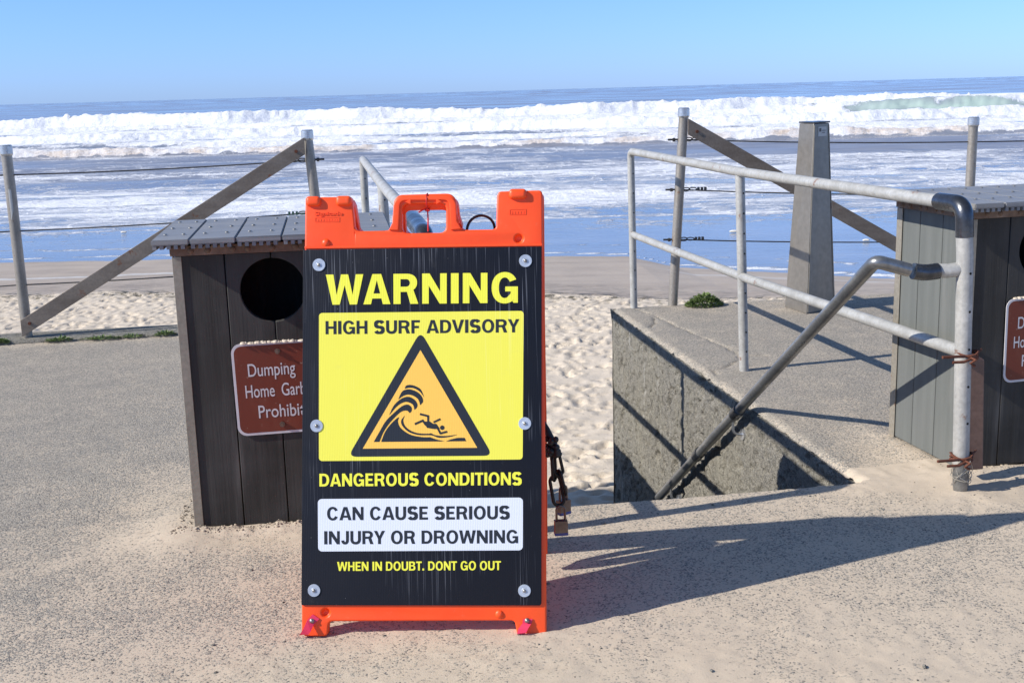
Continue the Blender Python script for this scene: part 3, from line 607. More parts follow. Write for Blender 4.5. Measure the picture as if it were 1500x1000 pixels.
# ================================================================== FENCES
FV = 7.25
def R8(v): return v
def fence(label, posts, cables, braces, sidev):
    f = thing('cable_fence', label, 'fence', (0, 0, 0), TH)
    for (ub, ut, zt, st_) in posts:
        p = pipe('post', 'post_steel', f, [(ub, FV-.0, -.06), (ut, FV, zt-.045)], .030, 20)
        bm = BM(); cyl(bm, (ut, FV, zt-.05), (ut, FV, zt-.006), .036, .036, 20); cyl(bm, (ut, FV, zt-.006), (ut, FV, zt), .035, .029, 20); cyl(bm, (ut, FV, zt-.060), (ut, FV, zt-.05), .0325, .036, 20)
        done(bm, 'cap', 'cap_steel', p, auto=.5)
        if st_:
            bm = BM(); n = 6
            for i in range(n):
                a0 = -math.pi/2-.2+i*.09; a1 = a0+.09
                tt = lambda z: ub+(ut-ub)*z/zt
                vs = [bm.verts.new((tt(z)+.0312*math.cos(a), FV+.0312*math.sin(a), z)) for a, z in ((a0, st_-.09+.01*i), (a1, st_-.085+.01*i), (a1, st_+.08), (a0, st_+.09))]
                bm.faces.new(vs)
            done(bm, 'sticker', 'sticker', p)
    for pts, clip in cables:
        out = []
        for a, b in zip(pts[:-1], pts[1:]):
            for i in range(12):
                t = i/12; sag = .012*4*t*(1-t)*min(1, abs(b[0]-a[0])/2); out.append((a[0]+(b[0]-a[0])*t, FV, a[1]+(b[1]-a[1])*t-sag))
        out.append((pts[-1][0], FV, pts[-1][1]))
        c_ = pipe('cable', 'cable_steel', f, out, .0042, 6)
        for (uc, zc, dr) in clip:
            bm = BM()
            tube(bm, [(uc+dr*(.045+.025*math.cos(t)), FV-.002, zc+.011*math.sin(t)) for t in np.linspace(0, 2*math.pi, 12, endpoint=False)], .0035, 6, closed=True)
            tube(bm, [(uc+dr*(.09+.025*math.cos(t)), FV+.006*math.sin(t), zc+.008*math.sin(t)) for t in np.linspace(0, 2*math.pi, 12, endpoint=False)], .0035, 6, closed=True)
            for k_ in range(3): box(bm, min(uc+dr*(.12+.022*k_), uc+dr*(.132+.022*k_)), max(uc+dr*(.12+.022*k_), uc+dr*(.132+.022*k_)), FV-.010, FV+.010, zc-.011, zc+.010)
            cyl(bm, (uc-dr*.085, FV, zc+.002), (uc+dr*.02, FV, zc), .006, .006, 8); cyl(bm, (uc-dr*.055, FV, zc), (uc-dr*.040, FV, zc), .012, .012, 6)
            done(bm, 'turnbuckle', 'green_clip' if dr < 0 and zc > .5 and zc < .8 else 'cable_steel', c_)
    for (u0, z0, u1, z1) in braces:
        d = Vector((u1-u0, 0, z1-z0)).normalized(); n = Vector((-d.z, 0, d.x))*.042
        bm = BM(); vs = []
        for y in (FV-.044, FV-.033):
            for p, s in (((u0, z0), 1), ((u1, z1), 1), ((u1, z1), -1), ((u0, z0), -1)):
                ex = 0
                vs.append(bm.verts.new((p[0]+n.x*s*0, y, p[1]+(.050)*s/max(abs(d.x), .5)*.85)))
        for q_ in ((0, 1, 2, 3), (7, 6, 5, 4), (0, 4, 5, 1), (1, 5, 6, 2), (2, 6, 7, 3), (3, 7, 4, 0)): bm.faces.new([vs[i] for i in q_])
        br = done(bm, 'brace', 'brace_steel', f, bev=.002)
        for t in (.03, .97):
            bm = BM(); cyl(bm, (u0+(u1-u0)*t, FV-.052, z0+(z1-z0)*t), (u0+(u1-u0)*t, FV-.044, z0+(z1-z0)*t), .010, .010, 6)
            done(bm, 'bolt', 'rust', br)
    return f
fence('weathered steel cable fence with braced post, left of the warning sign',
      [(-1.865, -1.868, 1.135, .80), (-.09, -.166, 1.167, 0), (-3.87, -3.89, 1.14, 0), (-5.87, -5.89, 1.14, 0)],
      [([(-5.87, .95), (-3.87, .955), (-1.90, .965), (-.16, .99)], [(-.16, .99, -1)]), ([(-5.87, .62), (-3.87, .63), (-1.90, .642), (-.13, .68)], [(-.13, .68, -1)]), ([(-5.87, .31), (-3.87, .32), (-1.90, .327), (-.11, .36)], [])],
      [(-1.885, .075, -.185, 1.075)], 1)
fence('weathered steel cable fence with braced post, beyond the right-hand platform',
      [(2.052, 2.125, 1.228, 0), (4.03, 4.035, 1.115, 0), (6.03, 6.03, 1.13, 0), (8.03, 8.03, 1.13, 0)],
      [([(2.11, 1.035), (4.035, .957), (6.03, .96), (8.03, .96)], [(2.11, 1.035, 1)]), ([(2.095, .728), (4.03, .62), (6.03, .64), (8.03, .64)], [(2.095, .728, 1)]), ([(2.08, .417), (4.03, .318), (6.03, .32), (8.03, .32)], [(2.08, .417, 1)])],
      [(2.14, 1.115, 4.02, .04)], 1)
# ================================================================== STAIR RAILINGS
def holes(bm, u0, v0, z0, z1, step, lean=(0, 0), r=.0242):
    z = z0
    while z < z1:
        t = (z-z0); c = Vector((u0+lean[0]*z, v0+lean[1]*z, z)); d = Vector((.28, -.96, 0)).normalized()
        cyl(bm, c+d*(r-.004), c+d*(r+.0008), .0042, .0042, 8); z += step
# right railing
rt = thing('stair_railing', 'galvanised pipe railing with sloping handrail at the right of the beach stairs', 'railing', (0, 0, 0), TH)
top = [(1.79, 7.235, .05), (1.785, 7.235, .965), (1.865, 5.425, .955), (1.965, 3.74, .965)]
pipe('top_rail', 'galvanised', rt, rounded([(1.80, 7.235, -.02), (1.785, 7.235, .975), (1.855, 5.425, .960), (1.972, 3.70, .962)], .05), .0222)
pipe('mid_rail', 'galvanised', rt, [(1.795, 7.24, .462), (1.878, 5.42, .462), (2.0, 3.59, .478)], .0215)
pm = pipe('post', 'galvanised', rt, [(1.895, 5.425, -.02), (1.862, 5.425, .955)], .0225)
pn = pipe('post', 'galvanised', rt, [(2.005, 3.572, .10), (1.982, 3.572, .80), (1.978, 3.575, .865)], .0265)
pipe('elbow', 'galvanised_dark', rt, rounded([(1.968, 3.73, .962), (1.975, 3.578, .964), (1.979, 3.575, .86)], .075, 10), .0285)
pipe('post_foot', 'handrail_steel', rt, [(2.010, 3.572, -.03), (2.008, 3.572, .03), (2.005, 3.572, .12)], .0262, rf=lambda t: .021+.006*min(1, t*1.6))
bm = BM(); holes(bm, 2.008, 3.572, .12, .84, .125, (-.034, 0), .0272); o = done(bm, 'drilled_holes', 'dark_hole', pn)
bm = BM(); holes(bm, 1.895, 5.425, .10, .93, .095, (-.034, 0), .0242); done(bm, 'drilled_holes', 'dark_hole', pm)
bm = BM(); holes(bm, 1.798, 7.235, .12, .93, .12, (-.012, 0), .0242); done(bm, 'drilled_holes', 'dark_hole', rt)
bk = pipe('handrail_bracket', 'galvanised', rt, [(1.975, 3.577, .757), (1.93, 3.582, .752), (1.885, 3.600, .753)], .0232)
pipe('handrail_elbow', 'galvanised_dark', rt, rounded([(1.900, 3.588, .752), (1.855, 3.588, .748), (1.815, 3.588, .756)], .035), .0265)
hr = pipe('handrail', 'handrail_steel', rt, rounded([(1.80, 3.588, .760), (1.685, 3.585, .795), (1.645, 6.08, -.85)], .028, 6), .0222)
for a_, b_ in (((1.6648, 4.82, -.019), (1.6638, 4.88, -.059)), ((1.6565, 5.36, -.375), (1.6555, 5.42, -.415))):
    bm = BM(); cyl(bm, a_, b_, .0268, .0268, 16); done(bm, 'pipe_sleeve', 'galvanised_dark', hr, auto=.6)
for a in ((1.664, 4.90, -.072), (1.650, 5.85, -.70)):
    bm = BM(); tube(bm, rounded([(a[0], a[1], a[2]-.02), (a[0]+.005, a[1]+.01, a[2]-.085), (WALL_R(a[1])+.01, a[1], a[2]-.085)], .03), .006, 8); cyl(bm, (WALL_R(a[1])-.008, a[1], a[2]-.085), (WALL_R(a[1])+.01, a[1], a[2]-.085), .026, .026, 14)
    done(bm, 'wall_bracket', 'cap_steel', hr, auto=.6)
# left railing (mirror)
lt = thing('stair_railing', 'galvanised pipe railing of the beach stairs seen behind the handle of the orange sign', 'railing', (0, 0, 0), TH)
pipe('top_rail', 'galvanised', lt, rounded([(.155, 7.40, -.02), (.155, 7.40, .975), (.20, 5.4, .955), (.234, 4.0, .955)], .05), .0235)
pipe('mid_rail', 'galvanised', lt, [(.155, 7.40, .462), (.238, 3.47, .478)], .0215)
p1 = pipe('post', 'galvanised', lt, [(.215, 5.55, -.02), (.198, 5.55, .95)], .0235)
pipe('post', 'galvanised', lt, [(.24, 3.47, -.02), (.24, 3.47, .865)], .0265)
pipe('elbow', 'galvanised_dark', lt, rounded([(.234, 4.02, .955), (.24, 3.47, .957), (.24, 3.47, .84)], .08, 10), .0285)
bm = BM(); holes(bm, .215, 5.55, .6, .93, .095, (-.018, 0), .0242); holes(bm, .155, 7.40, .5, .93, .12, (0, 0), .0242); done(bm, 'drilled_holes', 'dark_hole', p1)
pipe('handrail', 'handrail_steel', lt, rounded([(.24, 3.47, .76), (.42, 3.49, .78), (.44, 6.0, -.845)], .03, 5), .0225)
# brown bar and tie wires
bb = thing('metal_post', 'short brown painted steel post wired behind the near railing post', 'post', UV(2.09, 3.655), TH)
bm = BM(); box(bm, -.030, .030, -.017, .017, .05, .47)
for v_ in bm.verts:
    if v_.co.z > .3 and v_.co.x > 0: v_.co.z -= .035
    v_.co.x += -.018*(v_.co.z-.05)/.4+.006
done(bm, 'steel_section', 'brown_paint', bb, bev=.004)
for nm, z, lab in (('wire_tie', .475, 'upper rusty wire tie twisted round the near railing post'), ('wire_tie', .125, 'lower rusty wire tie twisted round the near railing post')):
    wt = thing(nm, lab, 'wire tie', UV(2.0, 3.572, z), TH); bm = BM()
    for k_ in range(3): tube(bm, [(.031*math.cos(t)+(.01 if math.cos(t) > 0 else 0), .031*math.sin(t), .006*k_-.006+.006*math.sin(t*2+k_)) for t in np.linspace(0, 2*math.pi, 20, endpoint=False)], .0032, 6, closed=True)
    tube(bm, [(-.02, -.032, 0), (-.05, -.045, .004), (-.105, -.05, .006)], .005, 8); tube(bm, [(.0, -.036, -.01), (-.03, -.05, -.014), (-.07, -.05, -.013)], .0048, 8)
    tube(bm, [(0, -.034, -.005), (.012, -.045, -.012), (-.008, -.05, -.02), (.01, -.045, -.03)], .0052, 8); tube(bm, [(.03, -.02, 0), (.06, .02, .002), (.085, .05, 0)], .0036, 8)
    done(bm, 'twisted_rod', 'rust', wt, auto=.9)
wl = thing('loose_wire', 'thin pale wire looped round the foot of the near railing post', 'wire', UV(2.008, 3.572, 0), TH); bm = BM()
for k_ in range(5):
    ph = k_*1.3; tube(bm, [((.030+.006*math.sin(3*t+ph))*math.cos(t+ph), (.030+.005*math.cos(2*t))*math.sin(t+ph)-.002, .118-.10*math.sin(t/2)*(.6+.1*k_)) for t in np.linspace(0, 2*math.pi, 26)], .0012, 5)
done(bm, 'strand', 'wire', wl)
# ================================================================== METAL PILLAR
pl = thing('metal_pillar', 'tapered brushed steel pillar with a small sticker, standing on the platform by the fence', 'pillar', UV(2.83, 6.90), TH)
bm = BM()
def prism(bm, b, t, z0, z1):
    A = [bm.verts.new((x, y, z0)) for x, y in b]; B2 = [bm.verts.new((x, y, z1)) for x, y in t]; n = len(b)
    for i in range(n): bm.faces.new((A[i], A[(i+1) % n], B2[(i+1) % n], B2[i]))
    bm.faces.new(A[::-1]); bm.faces.new(B2)
prism(bm, [(-.135, .08), (-.095, -.17), (.135, -.06), (.10, .17)][::1], [(-.078, .05), (-.042, -.085), (.077, -.03), (.055, .09)], 0, 1.12)
done(bm, 'shaft', 'pillar_steel', pl, bev=.004)
bm = BM(); prism(bm, [(-.082, .052), (-.045, -.089), (.081, -.033), (.058, .094)], [(-.082, .052), (-.045, -.089), (.081, -.033), (.058, .094)], 1.122, 1.131); done(bm, 'top_plate', 'galvanised_dark', pl, bev=.002)
def pil_face(x, z):   # point on the front right face
    t = z/1.12; a = Vector((-.095+t*.053, -.17+t*.085, z)); b = Vector((.135-t*.058, -.06+t*.03, z)); d = b-a; nrm = Vector((d.y, -d.x, 0)).normalized()
    return a+d*x+nrm*.0015
def quadon(name, mat, par, x0, x1, z0, z1, off=0):
    bm = BM(); p = [pil_face(x0, z0), pil_face(x1, z0), pil_face(x1, z1), pil_face(x0, z1)]; bm.faces.new([bm.verts.new(q_+Vector((off*.4, -off, 0))) for q_ in p]); return done(bm, name, mat, par)
stk = quadon('sticker', 'sticker', pl, .28, .80, 1.045, 1.100)
quadon('print_mark', 'sticker_ink', stk, .34, .46, 1.072, 1.092, .001); quadon('print_mark', 'sticker_ink', stk, .50, .74, 1.076, 1.080, .001); quadon('print_mark', 'sticker_ink', stk, .50, .70, 1.064, 1.068, .001)
seam = BM(); a = pil_face(.04, .01); b = pil_face(.04, 1.11); tube(seam, [a, b], .003, 6); a = pil_face(.95, .01); b = pil_face(.95, 1.11); tube(seam, [a, b], .003, 6); done(seam, 'seam', 'angle_iron', pl)
bm = BM(); cyl(bm, (.09, .055, .60), (.128, .05, .60), .042, .036, 18); done(bm, 'push_button', 'pillar_steel', pl, auto=.5)
# ================================================================== LITTER BINS
def make_bin(label, group, loc, rz, planks_mat):
    W_, D_, HH = .595, .465, .895
    b = thing('litter_bin', label, 'litter bin', loc, rz, group)
    # front planks with the round opening cut through
    hx, hz, hr_ = .292, .775, .1; lay = [(.012, .150), (.153, .2905), (.2935, .431), (.434, .583)]
    for (x0, x1) in lay:
        # outline: rectangle minus the disc, as a polygon extruded in depth
        pts = []
        zs0, zs1 = .012, .893
        def rim(x): 
            dd = hr_*hr_-(x-hx)**2; return math.sqrt(dd) if dd > 0 else 0
        loops = []
        inside0 = abs(x0-hx) < hr_; inside1 = abs(x1-hx) < hr_
        if not inside0 and not inside1: loops = [[(x0, zs0), (x1, zs0), (x1, zs1), (x0, zs1)]]
        elif inside1 and not inside0:
            a1 = math.atan2(rim(x1), x1-hx); arc_ = [(hx+hr_*math.cos(t), hz+hr_*math.sin(t)) for t in np.linspace(-a1, -2*math.pi+a1, 22)]
            loops = [[(x0, zs0), (x1, zs0)]+arc_+[(x1, zs1), (x0, zs1)]]
        else:
            a1 = math.atan2(rim(x0), x0-hx); arc_ = [(hx+hr_*math.cos(t), hz+hr_*math.sin(t)) for t in np.linspace(a1, -a1, 22)]
            loops = [[(x0, zs0), (x1, zs0), (x1, zs1), (x0, zs1)]+arc_]
        cu = bpy.data.curves.new('plank', 'CURVE'); cu.dimensions = '2D'; cu.fill_mode = 'BOTH'; cu.extrude = .011; cu.bevel_depth = .002; cu.offset = -.002; cu.bevel_resolution = 1
        for lp in loops:
            s = cu.splines.new('POLY'); s.points.add(len(lp)-1); s.use_cyclic_u = True
            for p, (x, y) in zip(s.points, lp): p.co = (x, y, 0, 1)
        cu2mesh(cu, 'plank', 'plank_plastic', b, Matrix.Translation((0, .013, 0)))
    for s_ in (0, 1):                                                # side planks
        for k_ in range(3):
            bm = BM(); y0 = .024+k_*.147; x = .0 if s_ == 0 else W_-.026
            box(bm, x+.002, x+.024, y0, y0+.1435, .012, .893); done(bm, 'plank', planks_mat, b, bev=.0025)
    bm = BM(); box(bm, .026, W_-.026, D_-.024, D_-.006, .012, .893); done(bm, 'back_panel', 'plank_plastic', b)
    bm = BM(); box(bm, .03, W_-.03, .03, D_-.03, .01, .03); done(bm, 'floor_panel', 'plank_plastic', b)
    bm = BM(); cyl(bm, (hx, .235, .04), (hx, .235, .60), .15, .17, 28, cap=False); done(bm, 'liner', 'dark_hole', b, smooth=True)
    for (x, y, sx, sy) in ((0, 0, 1, 1), (W_, 0, -1, 1), (0, D_, 1, -1), (W_, D_, -1, -1)):   # corner angle irons
        bm = BM(); a = .004
        X0, X1 = sorted((x-sx*a, x+sx*.024)); Y0, Y1 = sorted((y-sy*a, y-sy*.0005)); box(bm, X0, X1, Y0, Y1, -.03, .892)
        X0, X1 = sorted((x-sx*a, x-sx*.0005)); Y0, Y1 = sorted((y+sy*.0, y+sy*.034)); box(bm, X0, X1, Y0, Y1, -.03, .892)
        done(bm, 'corner_iron', 'angle_iron', b, bev=.001, seg=1)
    tb = None
    bm = BM(); box(bm, -.008, W_+.008, -.009, -.0045, .894, .924); box(bm, -.009, -.0045, -.004, D_+.004, .894, .924); box(bm, W_+.0045, W_+.009, -.004, D_+.004, .894, .924); box(bm, -.004, W_+.004, D_+.0045, D_+.009, .894, .924)
    tb = done(bm, 'trim_band', 'rust_band', b, bev=.001, seg=1)
    me = None
    def bolt(p, n):
        nonlocal me
        if me is None:
            q_ = BM(); dome(q_, (0, 0, 0), (0, 0, 1), .0095, .007); o = done(q_, 'bolt', 'rust_band', tb, smooth=True); me = o.data
        else: o = bpy.data.objects.new('bolt', me); COL.objects.link(o); o.parent = tb
        o.location = p; o.rotation_euler = Vector(n).to_track_quat('Z', 'Y').to_euler()
    for x in (.055, .105, .18, .225, .30, .37, .44, .49, .55): bolt((x, -.009, .909), (0, -1, 0))
    for y in (.05, .09, .16, .20, .26, .30, .37, .42): bolt((-.009, y, .909), (-1, 0, 0))
    # lid boards: they run front to back, ribbed underneath
    lx = [-.050, .062, .198, .334, .470, .665]; me2 = None
    lid = None
    for i in range(5):
        x0, x1 = lx[i]+.0015, lx[i+1]-.0015; y0, y1 = -.097+.004*random.random(), D_+.012; bm = BM()
        box(bm, x0, x1, y0, y1, .937, .957)
        for v_ in bm.verts:                                          # slopes down slightly at the front lip
            if v_.co.y < 0 and v_.co.z > .95: v_.co.z -= .003
        bmesh.ops.bevel(bm, geom=bm.edges[:], offset=.003, segments=2, affect='EDGES')
        n = int((x1-x0)/.0195)
        for k_ in range(n):
            xa = x0+.003+k_*(x1-x0-.006)/n; box(bm, xa, xa+.0115, y0+.004, y1-.004, .9255, .9375)
        lb = done(bm, 'lid_board', 'lid_plastic', b)
        q_ = BM()
        for (fx_, fy_) in ((.25, .03), (.75, .03), (.25, .21), (.75, .21), (.25, .40), (.75, .40)): dome(q_, (x0+(x1-x0)*fx_, fy_, .957), (0, 0, 1), .0065, .003, 10, 3)
        done(q_, 'screw', 'screw_steel', lb, smooth=True)
    # placard
    px0, px1, pz0, pz1 = .152, .452, .315, .612; r = .030; y = -.0035
    def rr_(x0, x1, z0, z1, r):
        return [p for c in ((x1-r, z1-r, 90, 0), (x1-r, z0+r, 0, -90), (x0+r, z0+r, -90, -180), (x0+r, z1-r, 180, 90)) for p in arc(c[0], c[1], r, r, c[2], c[3], 8)]
    tl = Matrix.Translation((.293, 0, .46)) @ Matrix.Rotation(math.radians(-.7), 4, 'Y') @ Matrix.Translation((-.293, 0, -.46))
    plc = fill('placard', [rr_(px0, px1, pz0, pz1, r)], 'white_reflective', b, tl, .0048, .0012)
    fill('placard_face', [rr_(px0+.008, px1-.008, pz0+.008, pz1-.008, r-.006)], 'brown_placard', plc, tl, .0065)
    text('lettering', 'Dumping', 'white_reflective', plc, tl, .199, .506, .146, .043, .0072, .005)
    text('lettering', 'Home', 'white_reflective', plc, tl, .186, .438, .090, .043, .0072, .005)
    text('lettering', 'Garbage', 'white_reflective', plc, tl, .298, .438, .124, .043, .0072, .005)
    text('lettering', 'Prohibited', 'white_reflective', plc, tl, .221, .370, .186, .043, .0072, .005)
    for x, z in ((.293, .582), (.293, .345)):
        q_ = BM(); cyl(q_, (x, -.013, z), (x, -.006, z), .009, .009, 6); cyl(q_, (x, -.017, z), (x, -.012, z), .004, .004, 8)
        done(q_, 'bolt', 'brass', plc)
    # drifted sand caught on the placard's top edge
    q_ = BM()
    for i in range(60):
        x = px0+.03+random.random()*(px1-px0-.06); dome(q_, (x, -.003-.004*random.random(), pz1-.002), (0, 0, 1), .006+.004*random.random(), .004+.004*random.random(), 6, 2)
    o = done(q_, 'sand_ridge', 'beach_sand', plc, smooth=True)
    return b
make_bin('dark plank litter bin with a round opening, directly behind the orange warning sign', 'plank litter bins', UV(-.512, 3.735), TH+math.radians(.2), 'plank_plastic')
make_bin('dark plank litter bin with ribbed lid and sunlit tone on its sides, behind the near post of the right railing', 'plank litter bins', UV(2.103, 3.763), TH+math.radians(4.0), 'plank_sunlit')
# ================================================================== A-FRAME SIGN
LEAN = math.radians(11.8)
sg = thing('warning_sign', 'orange folding A-frame sign reading WARNING HIGH SURF ADVISORY on a black panel', 'warning sign', (-.250, 2.842, .002), math.radians(-1.5))
FM = Matrix.Rotation(math.radians(.75), 4, 'Y') @ Matrix.Rotation(-LEAN, 4, 'X')                                 # front frame leans back
U_ = .001733; X = lambda px: (px-619.5)*U_; Zz = lambda py: (933-py)*U_
def P(pts): return [(X(a), Zz(b)) for a, b in pts]
def arcpx(cx, cy, r, a0, a1, n=6): return [(cx+r*math.cos(math.radians(a0+(a1-a0)*i/n)), cy-r*math.sin(math.radians(a0+(a1-a0)*i/n))) for i in range(n+1)]
outer = [(440, 929)]+[(443, 640), (450, 292)]+arcpx(456, 289, 5, 160, 90)+[(516, 284), (519, 292), (522, 330)]+arcpx(530, 327, 8, 190, 270, 4)+[(566, 335)]+arcpx(566, 323, 12, -90, -15, 4)+[(578, 310), (579, 296)]+arcpx(592, 295, 13, 175, 90)+[(654, 281)]+arcpx(656, 295, 14, 90, 5)+[(671, 310), (675, 325)]+arcpx(683, 323, 12, 200, 270, 4)+[(722, 335)]+arcpx(722, 329, 6, -90, 0, 3)+[(729, 285)]+arcpx(735, 284, 5, 170, 90, 3)+[(789, 278)]+arcpx(789, 284, 6, 90, 5, 4)+[(797, 480), (801, 700), (803, 929)]+arcpx(798, 929, 5, 0, -90, 3)+[(763, 934), (759, 930), (757, 918)]+arcpx(751, 918, 6, 0, 90, 3)+[(486, 912)]+arcpx(486, 918, 6, 90, 180, 3)+[(479, 930), (475, 934), (445, 934)]
window = arcpx(600, 305, 9, 90, 180, 4)+arcpx(600, 330, 9, 180, 270, 4)+arcpx(646, 330, 9, 270, 360, 4)+arcpx(646, 305, 9, 0, 90, 4)
def plate(name, loops, mat, parent, mtx, y0, y1, bev=.005):
    cu = bpy.data.curves.new(name, 'CURVE'); cu.dimensions = '2D'; cu.fill_mode = 'BOTH'; cu.extrude = (y1-y0)/2-bev; cu.bevel_depth = bev; cu.bevel_resolution = 3; cu.offset = -bev
    for lp in loops:
        s = cu.splines.new('POLY'); s.points.add(len(lp)-1); s.use_cyclic_u = True
        for p, (x, y) in zip(s.points, lp): p.co = (x, y, 0, 1)
    o = cu2mesh(cu, name, mat, parent, mtx, -(y0+y1)/2)
    bm = bmesh.new(); bm.from_mesh(o.data); bmesh.ops.remove_doubles(bm, verts=bm.verts[:], dist=1e-5)
    for f in bm.faces: f.smooth = True
    for e in bm.edges:
        if len(e.link_faces) == 2 and e.calc_face_angle(0) > .5: e.smooth = False
    bm.to_mesh(o.data); bm.free()
    return o
cups = [P([(cx_+6.2*math.cos(t), cy_+6.2*math.sin(t)) for t in np.linspace(0, 2*math.pi, 24, endpoint=False)]) for cx_, cy_ in ((761, 349), (476, 899))]
fr = plate('front_frame', [P(outer), P(window)]+cups, 'orange_plastic', sg, FM, 0, .032)
# raised rim round the handle, ridge lines, dimples and bumps
rim_o = arcpx(594, 300, 15, 90, 175)+[(577, 324), (572, 334)]+[(586, 335)]+[(588, 300)]+arcpx(596, 299, 8, 180, 90)+[(650, 291)]+arcpx(652, 299, 8, 90, 0)+[(662, 335), (678, 334), (671, 322)]+arcpx(655, 300, 15, 5, 90)
plate('handle_rim', [P(rim_o)], 'orange_plastic', fr, FM, -.005, .003, .0024)
tri = lambda c, s: [(c-4*s, 289), (c-4*s, 297), (c+4*s, 293)]
for c_, s_ in ((600, -1), (645, 1)): plate('arrow_mark', [P(tri(c_, s_))], 'orange_plastic', fr, FM, -.0056, -.0012, .0006)
def knob(cx, cy, r, h, out=True):
    bm = BM(); dome(bm, (X(cx), .001, Zz(cy)), (0, -1, 0), r, h, 18, 5); return done(bm, 'moulded_knob', 'orange_plastic', fr, smooth=True, mtx=FM)
knob(480, 352, .011, .008); knob(733+0, 902, .011, .007)
def dimple(cx, cy, r, d):                                           # a shallow cup: raised lip round a sunk centre
    bm = BM(); c = Vector((X(cx), 0, Zz(cy))); prev = None; n = 22
    for rr2, yy in ((r*1.3, .0022), (r*1.02, .0032), (r*.9, .0062), (r*.6, .0095), (r*.3, .0108)):
        ring = [bm.verts.new(c+Vector((rr2*math.cos(2*math.pi*i/n), yy, rr2*math.sin(2*math.pi*i/n)))) for i in range(n)]
        if prev:
            for i in range(n): bm.faces.new((prev[i], prev[(i+1) % n], ring[(i+1) % n], ring[i]))
        prev = ring
    bm.faces.new(prev); return done(bm, 'moulded_cup', 'orange_plastic', fr, smooth=True, mtx=FM)
dimple(761, 349, .011, .008); dimple(476, 899, .011, .008)
bm = BM(); box(bm, X(449), X(795), -.0035, .002, Zz(360.5), Zz(356.5)); done(bm, 'ledge', 'orange_plastic', fr, bev=.0015, mtx=FM)
# hinge lugs over the top edge (they belong to the rear frame)
rear_y = .56
RL = math.atan2(rear_y-.285, 1.105)
RM = Matrix.Translation((0, .555, .0)) @ Matrix.Rotation(math.radians(.6), 4, 'Y') @ Matrix.Rotation(math.radians(15.2), 4, 'X')
xo = .004
rear_outer = [(a+4, b) for a, b in outer]
rf_ = plate('rear_frame', [P(rear_outer), P([(a+4, b) for a, b in window])], 'orange_plastic', sg, RM, -.018, .016)
for x0, x1, yy in ((451, 473, 291), (495, 518, 291), (746, 772, 284)):
    bm = BM(); L = (x1-x0)*U_; c = ((X(x0)+X(x1))/2)
    box(bm, X(x0), X(x1), -.012, .045, Zz(yy+7), Zz(yy-8)); done(bm, 'hinge_lug', 'orange_plastic', rf_, bev=.0095, mtx=FM, seg=5, auto=.8)
# embossed marks of the moulding
text('embossed_mark', 'Signicade', 'orange_plastic', fr, FM, X(464), Zz(311), X(504)-X(464), .0095, .0004, .010, .0018)
fill('embossed_mark', [P([(464, 314), (500, 314), (500, 321), (464, 321)]), P([(465, 315), (499, 315), (499, 320), (465, 320)])], 'orange_plastic', fr, FM, .0004, .0006)
text('embossed_mark', 'IIIIIIII', 'orange_plastic', fr, FM, X(468), Zz(319.5), X(497)-X(468), .005, .0002, .0, .0006)
fill('embossed_mark', [P([(747, 305.5), (771, 305.5), (771, 314), (747, 314)]), P([(748, 306.5), (770, 306.5), (770, 313), (748, 313)])], 'orange_plastic', fr, FM, .0004, .0006)
text('embossed_mark', 'IIIII', 'orange_plastic', fr, FM, X(750), Zz(312.5), X(768)-X(750), .007, .0002, .0, .0008)
# printed panel
pan = plate('sign_panel', [P([(447, 362), (797-3, 361.5), (795, 886), (793, 889), (441, 887), (440.5, 884)])], 'print_black', sg, FM, -.0050, -.0006, .0006)
def rrect(x0, x1, y0, y1, r, skew=0):
    return P(arcpx(x1-r, y0+r, r, 90, 0)+arcpx(x1-r-skew, y1-r, r, 0, -90)+arcpx(x0+r-skew*1.5, y1-r, r, -90, -180)+arcpx(x0+r, y0+r, r, 180, 90))
fill('printed_field', [rrect(469.5, 768, 455.5, 674, 5, 1)], 'print_yellow', pan, FM, .0054)
fill('printed_field', [rrect(466, 767.5, 730, 807.5, 6, 0)], 'print_white', pan, FM, .0054)
def bt(body, mat, x0, x1, y0, y1, z=.0058, **k): blocktext('lettering', body, mat, pan, FM, X(x0), Zz(y1), (x1-x0)*U_, (y1-y0)*U_, z, **k)
bt('WARNING', 'letter_yellow', 480, 759.5, 399, 443.5, V=.232, T=.18, gap=.135)
bt('HIGH SURF ADVISORY', 'letter_black', 479, 761, 467.5, 487)
bt('DANGEROUS CONDITIONS', 'letter_yellow', 468.5, 765.5, 692.7, 711.5)
bt('CAN CAUSE SERIOUS', 'letter_black', 479.5, 748, 742, 761.5)
bt('INJURY OR DROWNING', 'letter_black', 475, 760.5, 777.5, 797)
bt('WHEN IN DOUBT. DONT GO OUT', 'letter_yellow', 494, 735, 823, 836.3, V=.21, T=.17)
def rtri(pts, r):
    out = []
    for i in range(3):
        p = Vector(pts[i]); a = Vector(pts[i-1])-p; b = Vector(pts[(i+1) % 3])-p; d = r
        A = p+a.normalized()*d; B2 = p+b.normalized()*d
        for j in range(7): t = j/6; q_ = A*(1-t)**2+p*2*t*(1-t)+B2*t*t; out.append((q_.x, q_.y))
    return out
fill('pictogram_border', [P(rtri([(617.9, 484), (511, 668), (723, 668)], 13))], 'letter_black', pan, FM, .0058)
fill('pictogram_field', [P([(617.7, 511.6), (532.7, 656.2), (700.6, 656.2)])], 'print_amber', pan, FM, .0062)
Q = lambda pts: P([(510+a/4.764, 470+b/4.764) for a, b in pts])
